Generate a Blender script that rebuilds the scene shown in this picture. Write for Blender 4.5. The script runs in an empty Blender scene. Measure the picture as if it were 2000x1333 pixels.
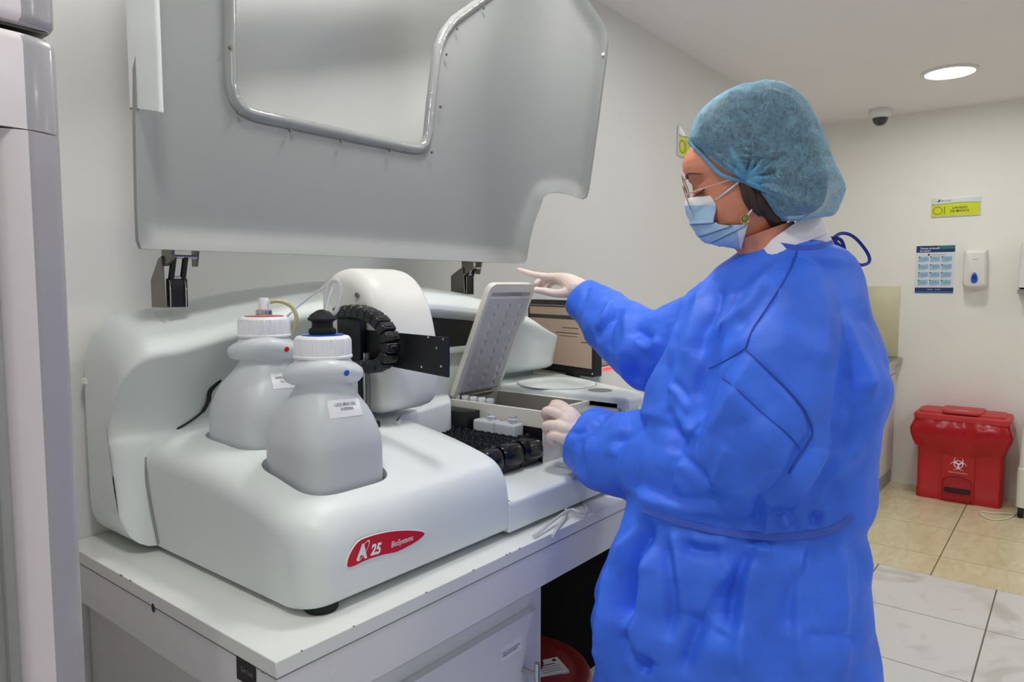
import bpy, bmesh, math, random
import numpy as np
from mathutils import Vector as V, Matrix, noise, geometry
from mathutils.bvhtree import BVHTree

random.seed(7)
SC = bpy.context.scene
COL = SC.collection
PI = math.pi

# ------------------------------------------------------------------ camera
CAM = V((0, 0, 1.42))
YAW, PITCH, FPX = math.radians(38.4), math.radians(4.49), 1395.0
_fh = V((math.cos(YAW), math.sin(YAW), 0))
RT = _fh.cross(V((0, 0, 1)))
FW = _fh * math.cos(PITCH) - V((0, 0, 1)) * math.sin(PITCH)
UP = RT.cross(FW)
cam_d = bpy.data.cameras.new('camera')
cam_d.sensor_width = 36.0
cam_d.lens = FPX / 2000 * 36.0
cam_d.clip_start = 0.05
cam = bpy.data.objects.new('camera', cam_d)
cam.location = CAM
cam.rotation_euler = FW.to_track_quat('-Z', 'Y').to_euler()
COL.objects.link(cam)
SC.camera = cam

# ------------------------------------------------------------------ world, exposure
SC.view_settings.view_transform = 'Standard'
SC.view_settings.look = 'None'
SC.view_settings.exposure = 0.09
SC.view_settings.gamma = 1.0
SC.view_settings.use_curve_mapping = False
w = bpy.data.worlds.new('room_ambient')
SC.world = w
w.use_nodes = True
w.node_tree.nodes['Background'].inputs[0].default_value = (0.93, 0.95, 1.0, 1)
w.node_tree.nodes['Background'].inputs[1].default_value = 0.34
SC.cycles.max_bounces = 10
SC.cycles.diffuse_bounces = 5
SC.cycles.transparent_max_bounces = 16
SC.cycles.caustics_reflective = False
SC.cycles.caustics_refractive = False
SC.cycles.sample_clamp_indirect = 6.0
SC.cycles.use_denoising = True
LAMP_STRENGTH = 57.0
LAMP_COLOR = (1.0, 0.985, 0.965)

# ------------------------------------------------------------------ measuring helpers (photo direction -> place in the room)
def ray(px, py):
    return FW + RT * ((px - 1000.0) / FPX) - UP * ((py - 666.5) / FPX)
def W(px, py, D): return CAM + ray(px, py) * D
def onX(px, py, x): d = ray(px, py); return CAM + d * (x / d.x)
def onY(px, py, y): d = ray(px, py); return CAM + d * (y / d.y)
def onZ(px, py, z): d = ray(px, py); return CAM + d * ((z - CAM.z) / d.z)
def pix(p):
    v = V(p) - CAM; z = v.dot(FW)
    return (1000 + FPX * v.dot(RT) / z, 666.5 - FPX * v.dot(UP) / z)

# ------------------------------------------------------------------ materials
def lin(c):
    return tuple(((x / 255) / 12.92 if x / 255 <= 0.04045 else ((x / 255 + 0.055) / 1.055) ** 2.4) for x in c)
def mat(name, rgb, rough=0.5, metal=0.0, spec=0.5, var=0.03, scale=20.0, bump=0.0, bscale=200.0, emit=0.0, sheen=0.0, coat=0.0, aniso=None):
    m = bpy.data.materials.new(name); m.use_nodes = True
    nt = m.node_tree; b = nt.nodes['Principled BSDF']
    c = lin(rgb)
    b.inputs['Roughness'].default_value = rough
    b.inputs['Metallic'].default_value = metal
    b.inputs['Specular IOR Level'].default_value = spec
    if sheen: b.inputs['Sheen Weight'].default_value = sheen
    if coat: b.inputs['Coat Weight'].default_value = coat; b.inputs['Coat Roughness'].default_value = 0.12
    tc = nt.nodes.new('ShaderNodeTexCoord')
    src = tc.outputs['Object']
    if aniso:
        mp = nt.nodes.new('ShaderNodeMapping'); mp.inputs['Scale'].default_value = aniso
        nt.links.new(src, mp.inputs[0]); src = mp.outputs[0]
    n = nt.nodes.new('ShaderNodeTexNoise'); n.inputs['Scale'].default_value = scale; n.inputs['Detail'].default_value = 4
    nt.links.new(src, n.inputs['Vector'])
    r = nt.nodes.new('ShaderNodeValToRGB')
    r.color_ramp.elements[0].position = 0.3; r.color_ramp.elements[1].position = 0.7
    r.color_ramp.elements[0].color = (*[max(0, x * (1 - var)) for x in c], 1)
    r.color_ramp.elements[1].color = (*[min(1, x * (1 + var)) for x in c], 1)
    nt.links.new(n.outputs['Fac'], r.inputs[0]); nt.links.new(r.outputs[0], b.inputs['Base Color'])
    if emit:
        nt.links.new(r.outputs[0], b.inputs['Emission Color']); b.inputs['Emission Strength'].default_value = emit
    if bump:
        n2 = nt.nodes.new('ShaderNodeTexNoise'); n2.inputs['Scale'].default_value = bscale; n2.inputs['Detail'].default_value = 3
        nt.links.new(src, n2.inputs['Vector'])
        bp = nt.nodes.new('ShaderNodeBump'); bp.inputs['Strength'].default_value = bump; bp.inputs['Distance'].default_value = 0.002
        nt.links.new(n2.outputs['Fac'], bp.inputs['Height']); nt.links.new(bp.outputs[0], b.inputs['Normal'])
    return m
def mix_clear(m, fac, tint=(1, 1, 1)):
    """let a share of the light straight through (thin translucent plastic, glass)"""
    nt = m.node_tree; b = nt.nodes['Principled BSDF']; out = nt.nodes['Material Output']
    t = nt.nodes.new('ShaderNodeBsdfTransparent'); t.inputs[0].default_value = (*tint, 1)
    x = nt.nodes.new('ShaderNodeMixShader'); x.inputs[0].default_value = fac
    nt.links.new(b.outputs[0], x.inputs[1]); nt.links.new(t.outputs[0], x.inputs[2]); nt.links.new(x.outputs[0], out.inputs[0])
    return x

def mix_translucent(m, fac, tint):
    """light soaks through the wall (milky plastic)"""
    nt = m.node_tree; b = nt.nodes['Principled BSDF']; out = nt.nodes['Material Output']
    t = nt.nodes.new('ShaderNodeBsdfTranslucent'); t.inputs[0].default_value = (*tint, 1)
    x = nt.nodes.new('ShaderNodeMixShader'); x.inputs[0].default_value = fac
    nt.links.new(b.outputs[0], x.inputs[1]); nt.links.new(t.outputs[0], x.inputs[2]); nt.links.new(x.outputs[0], out.inputs[0])

M = {}
M['wall'] = mat('wall_paint', (226, 226, 222), 0.6, var=0.012, scale=3, bump=0.05, bscale=90)
M['wallback'] = mat('wall_paint_warm', (238, 237, 229), 0.6, var=0.012, scale=3, bump=0.05, bscale=90)
M['ceil'] = mat('ceiling_paint', (240, 237, 237), 0.7, var=0.01, scale=2)
M['abs'] = mat('white_moulded_plastic', (222, 229, 226), 0.42, var=0.012, scale=6, bump=0.03, bscale=600)
M['lidin'] = mat('lid_grey_plastic', (146, 148, 146), 0.55, var=0.012, scale=5)
M['lidframe'] = mat('glossy_frame_plastic', (150, 152, 150), 0.16, var=0.01, coat=0.4)
M['armwhite'] = mat('ivory_cover_plastic', (226, 226, 218), 0.42, var=0.01)
M['cream'] = mat('cream_tray_plastic', (230, 226, 214), 0.45, var=0.02)
M['panel'] = mat('pale_grey_panel', (196, 194, 194), 0.45, var=0.01)
M['traysteel'] = mat('matt_steel_lining', (188, 184, 172), 0.42, metal=0.55, var=0.12, scale=9)
M['capdisc'] = mat('dull_red_liner', (196, 116, 106), 0.5)
M['black'] = mat('black_plastic', (18, 19, 22), 0.38, var=0.1)
M['blackgloss'] = mat('black_moulded_plastic', (16, 17, 20), 0.22, var=0.1)
M['anod'] = mat('black_anodised_plate', (17, 18, 21), 0.5, var=0.1, bump=0.05, bscale=900)
M['rubber'] = mat('black_rubber', (14, 14, 16), 0.7)
M['steel'] = mat('brushed_steel', (190, 188, 182), 0.28, metal=1.0, var=0.06, scale=8, aniso=(1, 1, 30))
M['steeldark'] = mat('dull_hinge_steel', (128, 126, 116), 0.42, metal=0.85, var=0.06)
M['chrome'] = mat('polished_steel', (205, 205, 205), 0.15, metal=1.0)
M['bench'] = mat('white_melamine', (222, 222, 222), 0.32, var=0.015, scale=5)
M['benchtop'] = mat('white_melamine_top', (224, 227, 222), 0.3, var=0.02, scale=4)
M['seam'] = mat('dark_joint', (138, 134, 134), 0.7)
M['chip'] = mat('chipped_board', (136, 124, 106), 0.9, var=0.2, scale=90)
M['paper'] = mat('label_paper', (232, 233, 232), 0.45, var=0.01)
M['ink'] = mat('dark_print', (40, 42, 48), 0.6)
M['inkblue'] = mat('blue_print', (70, 80, 130), 0.6)
M['red'] = mat('red_badge', (200, 22, 26), 0.3, var=0.02)
M['white'] = mat('white_print', (240, 240, 240), 0.5, var=0.01)
M['capwhite'] = mat('white_cap_plastic', (232, 234, 236), 0.4, var=0.01)
M['bluedot'] = mat('blue_dot', (20, 92, 190), 0.3)
M['reddot'] = mat('red_dot', (205, 20, 32), 0.3)
M['pinkring'] = mat('pink_fitting', (222, 196, 190), 0.4)
M['tubeclear'] = mat('clear_tubing', (214, 216, 214), 0.15, var=0.01); mix_clear(M['tubeclear'], 0.35)
M['tubewhite'] = mat('white_tubing', (226, 230, 236), 0.3)
M['tubeolive'] = mat('olive_tubing', (186, 184, 140), 0.25)
M['hdpe'] = mat('milky_plastic', (234, 238, 238), 0.34, var=0.012, scale=12); mix_translucent(M['hdpe'], 0.36, (0.9, 0.93, 0.94))
M['hdpe2'] = mat('milky_plastic_thick', (230, 233, 230), 0.38, var=0.012, scale=12)
M['liquid'] = mat('grey_liquid', (118, 132, 146), 0.2, var=0.01)
M['vial'] = mat('frosted_vial', (222, 228, 232), 0.3); mix_clear(M['vial'], 0.25)
M['gown'] = mat('blue_nonwoven', (60, 116, 244), 0.52, var=0.15, scale=10, bump=0.2, bscale=420, spec=0.4)
M['gownband'] = mat('blue_binding', (58, 92, 200), 0.55, var=0.05)
M['gownseam'] = mat('blue_seam', (34, 70, 172), 0.6)
M['gowntie'] = mat('blue_tie', (26, 48, 150), 0.55, var=0.05)
M['skin'] = mat('skin', (222, 146, 114), 0.5, var=0.05, scale=40, bump=0.08, bscale=300)
M['skin'].node_tree.nodes['Principled BSDF'].inputs['Subsurface Weight'].default_value = 0.12
M['skin'].node_tree.nodes['Principled BSDF'].inputs['Subsurface Radius'].default_value = (0.012, 0.005, 0.003)
M['glove'] = mat('latex_glove', (238, 217, 206), 0.5, var=0.03, scale=60, bump=0.12, bscale=260)
M['hair'] = mat('brown_hair', (62, 46, 36), 0.5, var=0.35, scale=30, bump=0.5, bscale=160, aniso=(1, 1, 0.15))
M['maskblue'] = mat('mask_blue', (168, 203, 232), 0.6, var=0.03, scale=60, bump=0.1, bscale=700)
M['maskwhite'] = mat('mask_white', (232, 234, 240), 0.6)
M['maskcrease'] = mat('mask_crease', (92, 134, 180), 0.7)
M['gold'] = mat('gold', (232, 196, 120), 0.22, metal=1.0)
M['rosegold'] = mat('rose_gold', (224, 186, 170), 0.22, metal=1.0)
M['stone'] = mat('green_stone', (122, 128, 74), 0.12, coat=1.0)
M['lash'] = mat('dark_lashes', (34, 24, 22), 0.7)
M['brow'] = mat('eyebrow_hair', (104, 66, 48), 0.8, var=0.3, scale=120)
M['shirt'] = mat('white_cotton', (236, 232, 238), 0.7, var=0.01, bump=0.1, bscale=500)
M['lens'] = mat('lens', (235, 238, 240), 0.05); mix_clear(M['lens'], 0.9)
M['pane'] = mat('clear_pane', (225, 228, 228), 0.3, spec=0.2); mix_clear(M['pane'], 0.96, (0.985, 0.99, 0.99))
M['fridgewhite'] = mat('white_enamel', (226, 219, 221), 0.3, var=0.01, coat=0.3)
M['fridgeshade'] = mat('shaded_enamel', (164, 162, 165), 0.28, var=0.01, coat=0.3)  # the white enamel darkened, standing in for its shaded side
M['gasket'] = mat('grey_gasket', (150, 150, 148), 0.6)
M['fridgeglass'] = mat('door_glass', (220, 224, 226), 0.04); mix_clear(M['fridgeglass'], 0.85)
M['binred'] = mat('red_bin_plastic', (186, 26, 30), 0.42, var=0.04, scale=8)
M['binlid'] = mat('red_lid_plastic', (196, 46, 48), 0.45, var=0.03, scale=8)
M['binround'] = mat('dark_red_plastic', (126, 22, 22), 0.4, var=0.05, scale=8)
M['bag'] = mat('red_bag_film', (190, 20, 28), 0.16, var=0.08, scale=12, bump=0.6, bscale=26); mix_clear(M['bag'], 0.2, (0.9, 0.3, 0.3))
M['print'] = mat('pale_print', (214, 190, 186), 0.5)
M['yellow'] = mat('sign_yellow', (214, 222, 26), 0.3, var=0.01)
M['signwhite'] = mat('sign_white', (222, 226, 222), 0.25, var=0.01)
M['signgreen'] = mat('sign_green', (60, 150, 90), 0.4)
M['teal'] = mat('logo_teal', (20, 112, 150), 0.4)
M['navy'] = mat('poster_navy', (24, 48, 104), 0.4)
M['posterteal'] = mat('poster_teal', (44, 120, 116), 0.4)
M['poster'] = mat('poster_paper', (222, 226, 230), 0.4, var=0.01)
M['handblue'] = mat('poster_hands', (112, 156, 190), 0.4)
M['cell'] = mat('poster_cell', (146, 190, 216), 0.4, var=0.12, scale=60)
M['posterfoot'] = mat('poster_foot_blue', (52, 92, 160), 0.4)
M['dispblue'] = mat('dispenser_window_blue', (20, 84, 186), 0.15, coat=0.6)
M['dispnavy'] = mat('dispenser_slot', (12, 46, 120), 0.2)
M['greenprint'] = mat('green_print', (110, 170, 90), 0.5)
M['plasticwhite'] = mat('white_casing', (226, 226, 220), 0.35, var=0.01)
M['dome'] = mat('smoked_dome', (26, 28, 32), 0.08, coat=1.0)
M['tilebeige'] = mat('beige_splash_tile', (206, 200, 164), 0.25, var=0.06, scale=5)
M['cable'] = mat('white_cable', (224, 218, 204), 0.5)
M['monblack'] = mat('black_bezel', (22, 22, 24), 0.3)
M['screen'] = mat('lit_screen', (146, 128, 112), 0.2, var=0.03, scale=4, emit=0.42)
M['screenbar'] = mat('screen_bar', (70, 66, 64), 0.3)
M['devgrey'] = mat('device_grey_top', (150, 152, 156), 0.3)
M['redlight'] = mat('red_indicator', (250, 60, 70), 0.3, emit=1.4)
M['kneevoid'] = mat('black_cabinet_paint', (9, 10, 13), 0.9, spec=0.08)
M['lamp'] = mat('lamp_diffuser', (255, 250, 240), 0.5, var=0.0)
_b = M['lamp'].node_tree.nodes['Principled BSDF']
_b.inputs['Emission Color'].default_value = (*LAMP_COLOR, 1); _b.inputs['Emission Strength'].default_value = LAMP_STRENGTH
for _l in list(M['lamp'].node_tree.links):
    if _l.to_socket.name == 'Emission Color': M['lamp'].node_tree.links.remove(_l)

# ------------------------------------------------------------------ object helpers
WO = {}                                     # world position of every object's origin
def _link(o, parent, origin):
    COL.objects.link(o)
    if parent is not None:
        o.parent = parent; o.location = origin - WO[parent]
    else:
        o.location = origin
    WO[o] = origin
    return o
def mk(name, verts, faces, m, parent=None, smooth=True, sharp=40, origin=None, mats=None, fm=None):
    vs = [V(v) for v in verts]
    if origin is None:
        lo = V((min(v.x for v in vs), min(v.y for v in vs), min(v.z for v in vs)))
        hi = V((max(v.x for v in vs), max(v.y for v in vs), max(v.z for v in vs)))
        origin = (lo + hi) / 2
        if parent is None: origin.z = lo.z
    me = bpy.data.meshes.new(name)
    me.from_pydata([v - origin for v in vs], [], faces)
    for q in (mats or [m]): me.materials.append(q)
    if fm:
        for p, k in zip(me.polygons, fm): p.material_index = k
    bm = bmesh.new(); bm.from_mesh(me)
    bmesh.ops.recalc_face_normals(bm, faces=bm.faces)
    bm.to_mesh(me); bm.free()
    if smooth:
        me.polygons.foreach_set('use_smooth', [True] * len(me.polygons))
        me.set_sharp_from_angle(angle=math.radians(sharp))
    o = bpy.data.objects.new(name, me)
    return _link(o, parent, origin)
def tag(o, label=None, cat=None, group=None, kind=None):
    if label: o['label'] = label
    if cat: o['category'] = cat
    if group: o['group'] = group
    if kind: o['kind'] = kind
    return o
def thing(name, loc, label, cat, group=None):
    o = bpy.data.objects.new(name, None)
    o.empty_display_size = 0.05
    _link(o, None, V(loc))
    return tag(o, label, cat, group)
def dup(root, delta, label, group=None):
    r = root.copy(); COL.objects.link(r); r.location = root.location + V(delta); WO[r] = WO[root] + V(delta)
    r['label'] = label
    if group: r['group'] = group
    for ch in list(root.children):
        c = ch.copy(); COL.objects.link(c); c.parent = r
        for g in list(ch.children):
            d = g.copy(); COL.objects.link(d); d.parent = c
    return r

class G:
    """collects geometry for one mesh"""
    def __init__(s): s.v = []; s.f = []; s.k = []
    def add(s, vs, fs, k=0):
        n = len(s.v); s.v += [V(v) for v in vs]; s.f += [tuple(i + n for i in f) for f in fs]; s.k += [k] * len(fs); return s
    def make(s, name, m, parent=None, mats=None, **kw):
        return mk(name, s.v, s.f, m, parent, mats=mats, fm=s.k if mats else None, **kw)

def box(lo, hi, bev=0.0, seg=2):
    bm = bmesh.new(); bmesh.ops.create_cube(bm, size=1.0)
    lo, hi = V(lo), V(hi)
    for v in bm.verts:
        v.co = V([(lo[i] + hi[i]) / 2 + v.co[i] * (hi[i] - lo[i]) for i in range(3)])
    if bev: bmesh.ops.bevel(bm, geom=list(bm.edges), offset=bev, segments=seg, profile=0.5, affect='EDGES')
    bm.verts.index_update()
    r = ([v.co.copy() for v in bm.verts], [[v.index for v in f.verts] for f in bm.faces]); bm.free(); return r
def frame_of(t):
    t = t.normalized(); a = V((0, 0, 1)) if abs(t.z) < 0.9 else V((1, 0, 0))
    x = a.cross(t).normalized(); return x, t.cross(x)
def tube(path, r, n=12, cap=True, flat=None, upv=None):
    path = [V(p) for p in path]; rs = r if isinstance(r, (list, tuple)) else [r] * len(path)
    vs, fs = [], []; px_ = None
    for i, p in enumerate(path):
        t = (path[min(i + 1, len(path) - 1)] - path[max(i - 1, 0)])
        if px_ is None:
            x, y = frame_of(t)
            if upv is not None: x = V(upv).cross(t).normalized(); y = t.normalized().cross(x)
        else:
            tn = t.normalized(); x = (px_ - tn * px_.dot(tn)).normalized(); y = tn.cross(x)
        px_ = x
        for k in range(n):
            a = 2 * PI * k / n; q = rs[i]
            vs.append(p + x * (math.cos(a) * q) + y * (math.sin(a) * q * (flat or 1)))
    for i in range(len(path) - 1):
        for k in range(n):
            fs.append((i * n + k, i * n + (k + 1) % n, (i + 1) * n + (k + 1) % n, (i + 1) * n + k))
    if cap:
        fs.append(tuple(range(n))[::-1]); m = (len(path) - 1) * n; fs.append(tuple(range(m, m + n)))
    return vs, fs
def spline(pts, n=8):
    """Catmull-Rom through the points"""
    P = [V(p) for p in pts]; P = [P[0] * 2 - P[1]] + P + [P[-1] * 2 - P[-2]]; out = []
    for i in range(1, len(P) - 2):
        for k in range(n):
            t = k / n; a, b, c, d = P[i - 1], P[i], P[i + 1], P[i + 2]
            out.append(0.5 * ((2 * b) + (c - a) * t + (2 * a - 5 * b + 4 * c - d) * t * t + (3 * b - a - 3 * c + d) * t ** 3))
    out.append(P[-2].copy()); return out
def loft(secs, cap=True, closed=True):
    n = len(secs[0]); vs = [V(p) for s in secs for p in s]; fs = []
    for i in range(len(secs) - 1):
        for k in range(n if closed else n - 1):
            fs.append((i * n + k, i * n + (k + 1) % n, (i + 1) * n + (k + 1) % n, (i + 1) * n + k))
    if cap:
        fs.append(tuple(range(n))[::-1]); m = (len(secs) - 1) * n; fs.append(tuple(range(m, m + n)))
    return vs, fs
def lathe(prof, c=(0, 0, 0), n=40, sq=None, ax=None, ripple=None, cap=True):
    """profile [(r,z)]; sq(z)->superellipse power for squarish bottles"""
    c = V(c); secs = []
    for r, z in prof:
        s = []
        for k in range(n):
            a = 2 * PI * k / n; ca, sa = math.cos(a), math.sin(a); q = r
            if sq:
                e = sq(z); q = r / ((abs(ca) ** e + abs(sa) ** e) ** (1 / e))
            if ripple: q += ripple(a, z)
            if ax is None: s.append(c + V((q * ca, q * sa, z)))
            else: s.append(c + ax[0] * (q * ca) + ax[1] * (q * sa) + ax[2] * z)
        secs.append(s)
    return loft(secs, cap)
def rpoly(pts, r, n=6):
    """polygon with rounded corners (2-D)"""
    out = []; N = len(pts)
    for i in range(N):
        p = V((*pts[i], 0)); a = V((*pts[i - 1], 0)); b = V((*pts[(i + 1) % N], 0))
        q = r[i] if isinstance(r, (list, tuple)) else r
        da, db = (a - p), (b - p); q = min(q, da.length * 0.49, db.length * 0.49)
        if q <= 1e-6: out.append((p.x, p.y)); continue
        s, e = p + da.normalized() * q, p + db.normalized() * q
        for k in range(n + 1):
            t = k / n; x = s * (1 - t) ** 2 + p * (2 * t * (1 - t)) + e * t * t; out.append((x.x, x.y))
    return out
def prism(poly, o, ux, uy, un, h0, h1, bev=0.0, seg=3):
    """2-D polygon extruded along un with an eased top edge"""
    o, ux, uy, un = V(o), V(ux), V(uy), V(un)
    cx = sum(p[0] for p in poly) / len(poly); cy = sum(p[1] for p in poly) / len(poly)
    def ring(d, h):
        N = len(poly); s = []
        for i in range(N):
            a, p, b = poly[i - 1], poly[i], poly[(i + 1) % N]
            tx, ty = b[0] - a[0], b[1] - a[1]; L = math.hypot(tx, ty) or 1
            nx, ny = -ty / L, tx / L
            if (cx - p[0]) * nx + (cy - p[1]) * ny < 0: nx, ny = -nx, -ny
            s.append(o + ux * (p[0] + nx * d) + uy * (p[1] + ny * d) + un * h)
        return s
    secs = [ring(0, h0)]
    if bev:
        for k in range(seg + 1):
            a = PI / 2 * k / seg; secs.append(ring(bev * (1 - math.cos(a)), h1 - bev + bev * math.sin(a)))
    else: secs.append(ring(0, h1))
    return loft(secs)
def disc(c, n_, r, h=0.001, n=24):
    x, y = frame_of(V(n_)); c = V(c); nn = V(n_).normalized()
    return loft([[c + x * (r * math.cos(2 * PI * k / n)) + y * (r * math.sin(2 * PI * k / n)) + nn * d for k in range(n)] for d in (0, h)])
def quad(o, ux, uy, x0, y0, x1, y1, h, un):
    o = V(o); return [o + ux * a + uy * b + un * h for a, b in ((x0, y0), (x1, y0), (x1, y1), (x0, y1))], [(0, 1, 2, 3)]
def text(s, size, o, ux, uy, m, parent, name='lettering', lift=0.0006, bold=0.0, shear=0.0, align='LEFT', line=1.0, sx=1.0):
    cu = bpy.data.curves.new('t', 'FONT'); cu.body = s; cu.size = size; cu.offset = bold * size; cu.shear = shear
    cu.align_x = align; cu.space_line = line; cu.resolution_u = 3
    t = bpy.data.objects.new('t', cu); COL.objects.link(t)
    bpy.context.view_layer.update()
    me = t.to_mesh(); un = V(ux).cross(V(uy)).normalized()
    vs = [V(o) + V(ux) * (v.co.x * sx) + V(uy) * v.co.y + un * lift for v in me.vertices]
    fs = [tuple(p.vertices) for p in me.polygons]
    t.to_mesh_clear(); bpy.data.objects.remove(t); bpy.data.curves.remove(cu)
    return mk(name, vs, fs, m, parent, smooth=False) if fs else None
def bake(o, mods):
    """apply modifiers set up by fn and keep the result as a plain mesh"""
    for kind, kw in mods:
        md = o.modifiers.new(kind, kind)
        for k, v in kw.items(): setattr(md, k, v)
    bpy.context.view_layer.update()
    dg = bpy.context.evaluated_depsgraph_get()
    me = bpy.data.meshes.new_from_object(o.evaluated_get(dg))
    o.modifiers.clear(); old = o.data; o.data = me; bpy.data.meshes.remove(old)
    me.polygons.foreach_set('use_smooth', [True] * len(me.polygons))
    return o
def inside(poly, x, y):
    c = False; j = len(poly) - 1
    for i in range(len(poly)):
        xi, yi = poly[i]; xj, yj = poly[j]
        if (yi > y) != (yj > y) and x < (xj - xi) * (y - yi) / (yj - yi) + xi: c = not c
        j = i
    return c
def cdt(outer, holes, step):
    """triangulate an outline with holes on a fine grid"""
    pts = []; ed = []
    def addl(l):
        n = len(pts); pts.extend(V(p) for p in l); ed.extend((n + i, n + (i + 1) % len(l)) for i in range(len(l)))
    addl(outer); [addl(h) for h in holes]
    arr = np.array([(p.x, p.y) for p in pts])
    xs = [p[0] for p in outer]; ys = [p[1] for p in outer]
    x = min(xs)
    while x < max(xs):
        y = min(ys)
        while y < max(ys):
            if inside(outer, x, y) and not any(inside(h, x, y) for h in holes) and np.min((arr[:, 0] - x) ** 2 + (arr[:, 1] - y) ** 2) > (step * 0.5) ** 2:
                pts.append(V((x, y)))
            y += step
        x += step
    r = geometry.delaunay_2d_cdt(pts, ed, [], 0, 1e-6)
    vs, fs = r[0], r[2]; keep = []
    for f in fs:
        cx = sum(vs[i].x for i in f) / len(f); cy = sum(vs[i].y for i in f) / len(f)
        if inside(outer, cx, cy) and not any(inside(h, cx, cy) for h in holes): keep.append(tuple(f))
    return [(p.x, p.y) for p in vs], keep
def resample(poly, step):
    out = []; N = len(poly)
    for i in range(N):
        a, b = poly[i], poly[(i + 1) % N]; L = math.hypot(b[0] - a[0], b[1] - a[1]); k = max(1, int(L / step))
        out += [(a[0] + (b[0] - a[0]) * t / k, a[1] + (b[1] - a[1]) * t / k) for t in range(k)]
    return out
def segdist(P, poly):
    """distance of each (x,y) in P to the closed outline"""
    P = np.asarray(P); d = np.full(len(P), 1e9); A = np.array(poly); B = np.roll(A, -1, 0)
    for a, b in zip(A, B):
        ab = b - a; L = max(ab @ ab, 1e-12); t = np.clip(((P - a) @ ab) / L, 0, 1)
        d = np.minimum(d, np.linalg.norm(P - (a + t[:, None] * ab), axis=1))
    return d
def lerp_tab(tab, x):
    xs = [t[0] for t in tab]; return float(np.interp(x, xs, [t[1] for t in tab]))
X_, Y_, Z_ = V((1, 0, 0)), V((0, 1, 0)), V((0, 0, 1))

# ================================================================== THE SETTING
CEIL, WALL_L, WALL_B = 2.61, 1.645, 5.70
def struct(name, vs, fs, m, **kw):
    o = mk(name, vs, fs, m, **kw); o['kind'] = 'structure'; return o
struct('wall_left', *box((-2.6, WALL_L, 0), (WALL_B + 0.12, WALL_L + 0.12, CEIL)), M['wall'])
struct('wall_back', *box((WALL_B, -2.6, 0), (WALL_B + 0.12, WALL_L, CEIL)), M['wallback'])
struct('ceiling', *box((-2.6, -2.6, CEIL), (WALL_B + 0.12, WALL_L + 0.12, CEIL + 0.1)), M['ceil'])

# floor: cream tiles near the sink, white marbled tiles nearer, joints between
fl = bpy.data.materials.new('tiled_floor'); fl.use_nodes = True
nt = fl.node_tree; N = nt.nodes; L = nt.links; bs = N['Principled BSDF']
geo = N.new('ShaderNodeNewGeometry'); sep = N.new('ShaderNodeSeparateXYZ'); L.new(geo.outputs['Position'], sep.inputs[0])
def mth(op, a, b=None, c=None):
    n = N.new('ShaderNodeMath'); n.operation = op
    for i, q in enumerate((a, b, c)):
        if q is None: continue
        if isinstance(q, (int, float)): n.inputs[i].default_value = q
        else: L.new(q, n.inputs[i])
    return n.outputs[0]
X_EDGE = 3.94
beige = mth('GREATER_THAN', sep.outputs[0], X_EDGE)
def joint(coord, off, size, width):
    f = mth('FRACT', mth('DIVIDE', mth('SUBTRACT', coord, off), size))
    d = mth('MINIMUM', f, mth('SUBTRACT', 1.0, f))
    return mth('LESS_THAN', mth('MULTIPLY', d, size), width)
def ramp(fac, c0, c1, p0=0.3, p1=0.7):
    r = N.new('ShaderNodeValToRGB'); r.color_ramp.elements[0].position = p0; r.color_ramp.elements[1].position = p1
    r.color_ramp.elements[0].color = (*lin(c0), 1); r.color_ramp.elements[1].color = (*lin(c1), 1); L.new(fac, r.inputs[0]); return r.outputs[0]
def mixc(fac, a, b):
    m = N.new('ShaderNodeMix'); m.data_type = 'RGBA'
    if isinstance(fac, float): m.inputs[0].default_value = fac
    else: L.new(fac, m.inputs[0])
    for i, q in ((6, a), (7, b)):
        if isinstance(q, tuple): m.inputs[i].default_value = (*q, 1)
        else: L.new(q, m.inputs[i])
    return m.outputs[2]
mp = N.new('ShaderNodeMapping'); mp.inputs['Scale'].default_value = (1.0, 3.2, 1); L.new(geo.outputs['Position'], mp.inputs[0])
n1 = N.new('ShaderNodeTexNoise'); n1.inputs['Scale'].default_value = 5; n1.inputs['Detail'].default_value = 6; n1.inputs['Distortion'].default_value = 1.2
L.new(mp.outputs[0], n1.inputs['Vector'])
n2 = N.new('ShaderNodeTexNoise'); n2.inputs['Scale'].default_value = 3; n2.inputs['Detail'].default_value = 8; n2.inputs['Distortion'].default_value = 2.0
L.new(geo.outputs['Position'], n2.inputs['Vector'])
cb = ramp(n1.outputs['Fac'], (212, 200, 160), (229, 220, 184))
cw = ramp(n2.outputs['Fac'], (200, 196, 188), (222, 221, 218), 0.30, 0.48)
TS = 0.50
jb = mth('MAXIMUM', joint(sep.outputs[0], 4.765, 0.515, 0.0018), joint(sep.outputs[1], 0.505, 0.515, 0.003))
jw = mth('MAXIMUM', joint(sep.outputs[0], 3.44, TS, 0.0022), joint(sep.outputs[1], 0.235, TS, 0.003))
cb = mixc(jb, cb, lin((132, 116, 80))); cw = mixc(jw, cw, lin((104, 98, 84)))
L.new(mixc(beige, cw, cb), bs.inputs['Base Color'])
bs.inputs['Roughness'].default_value = 0.22
struct('floor', *box((-2.6, -2.6, -0.08), (WALL_B + 0.12, WALL_L + 0.12, 0)), fl)

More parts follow.
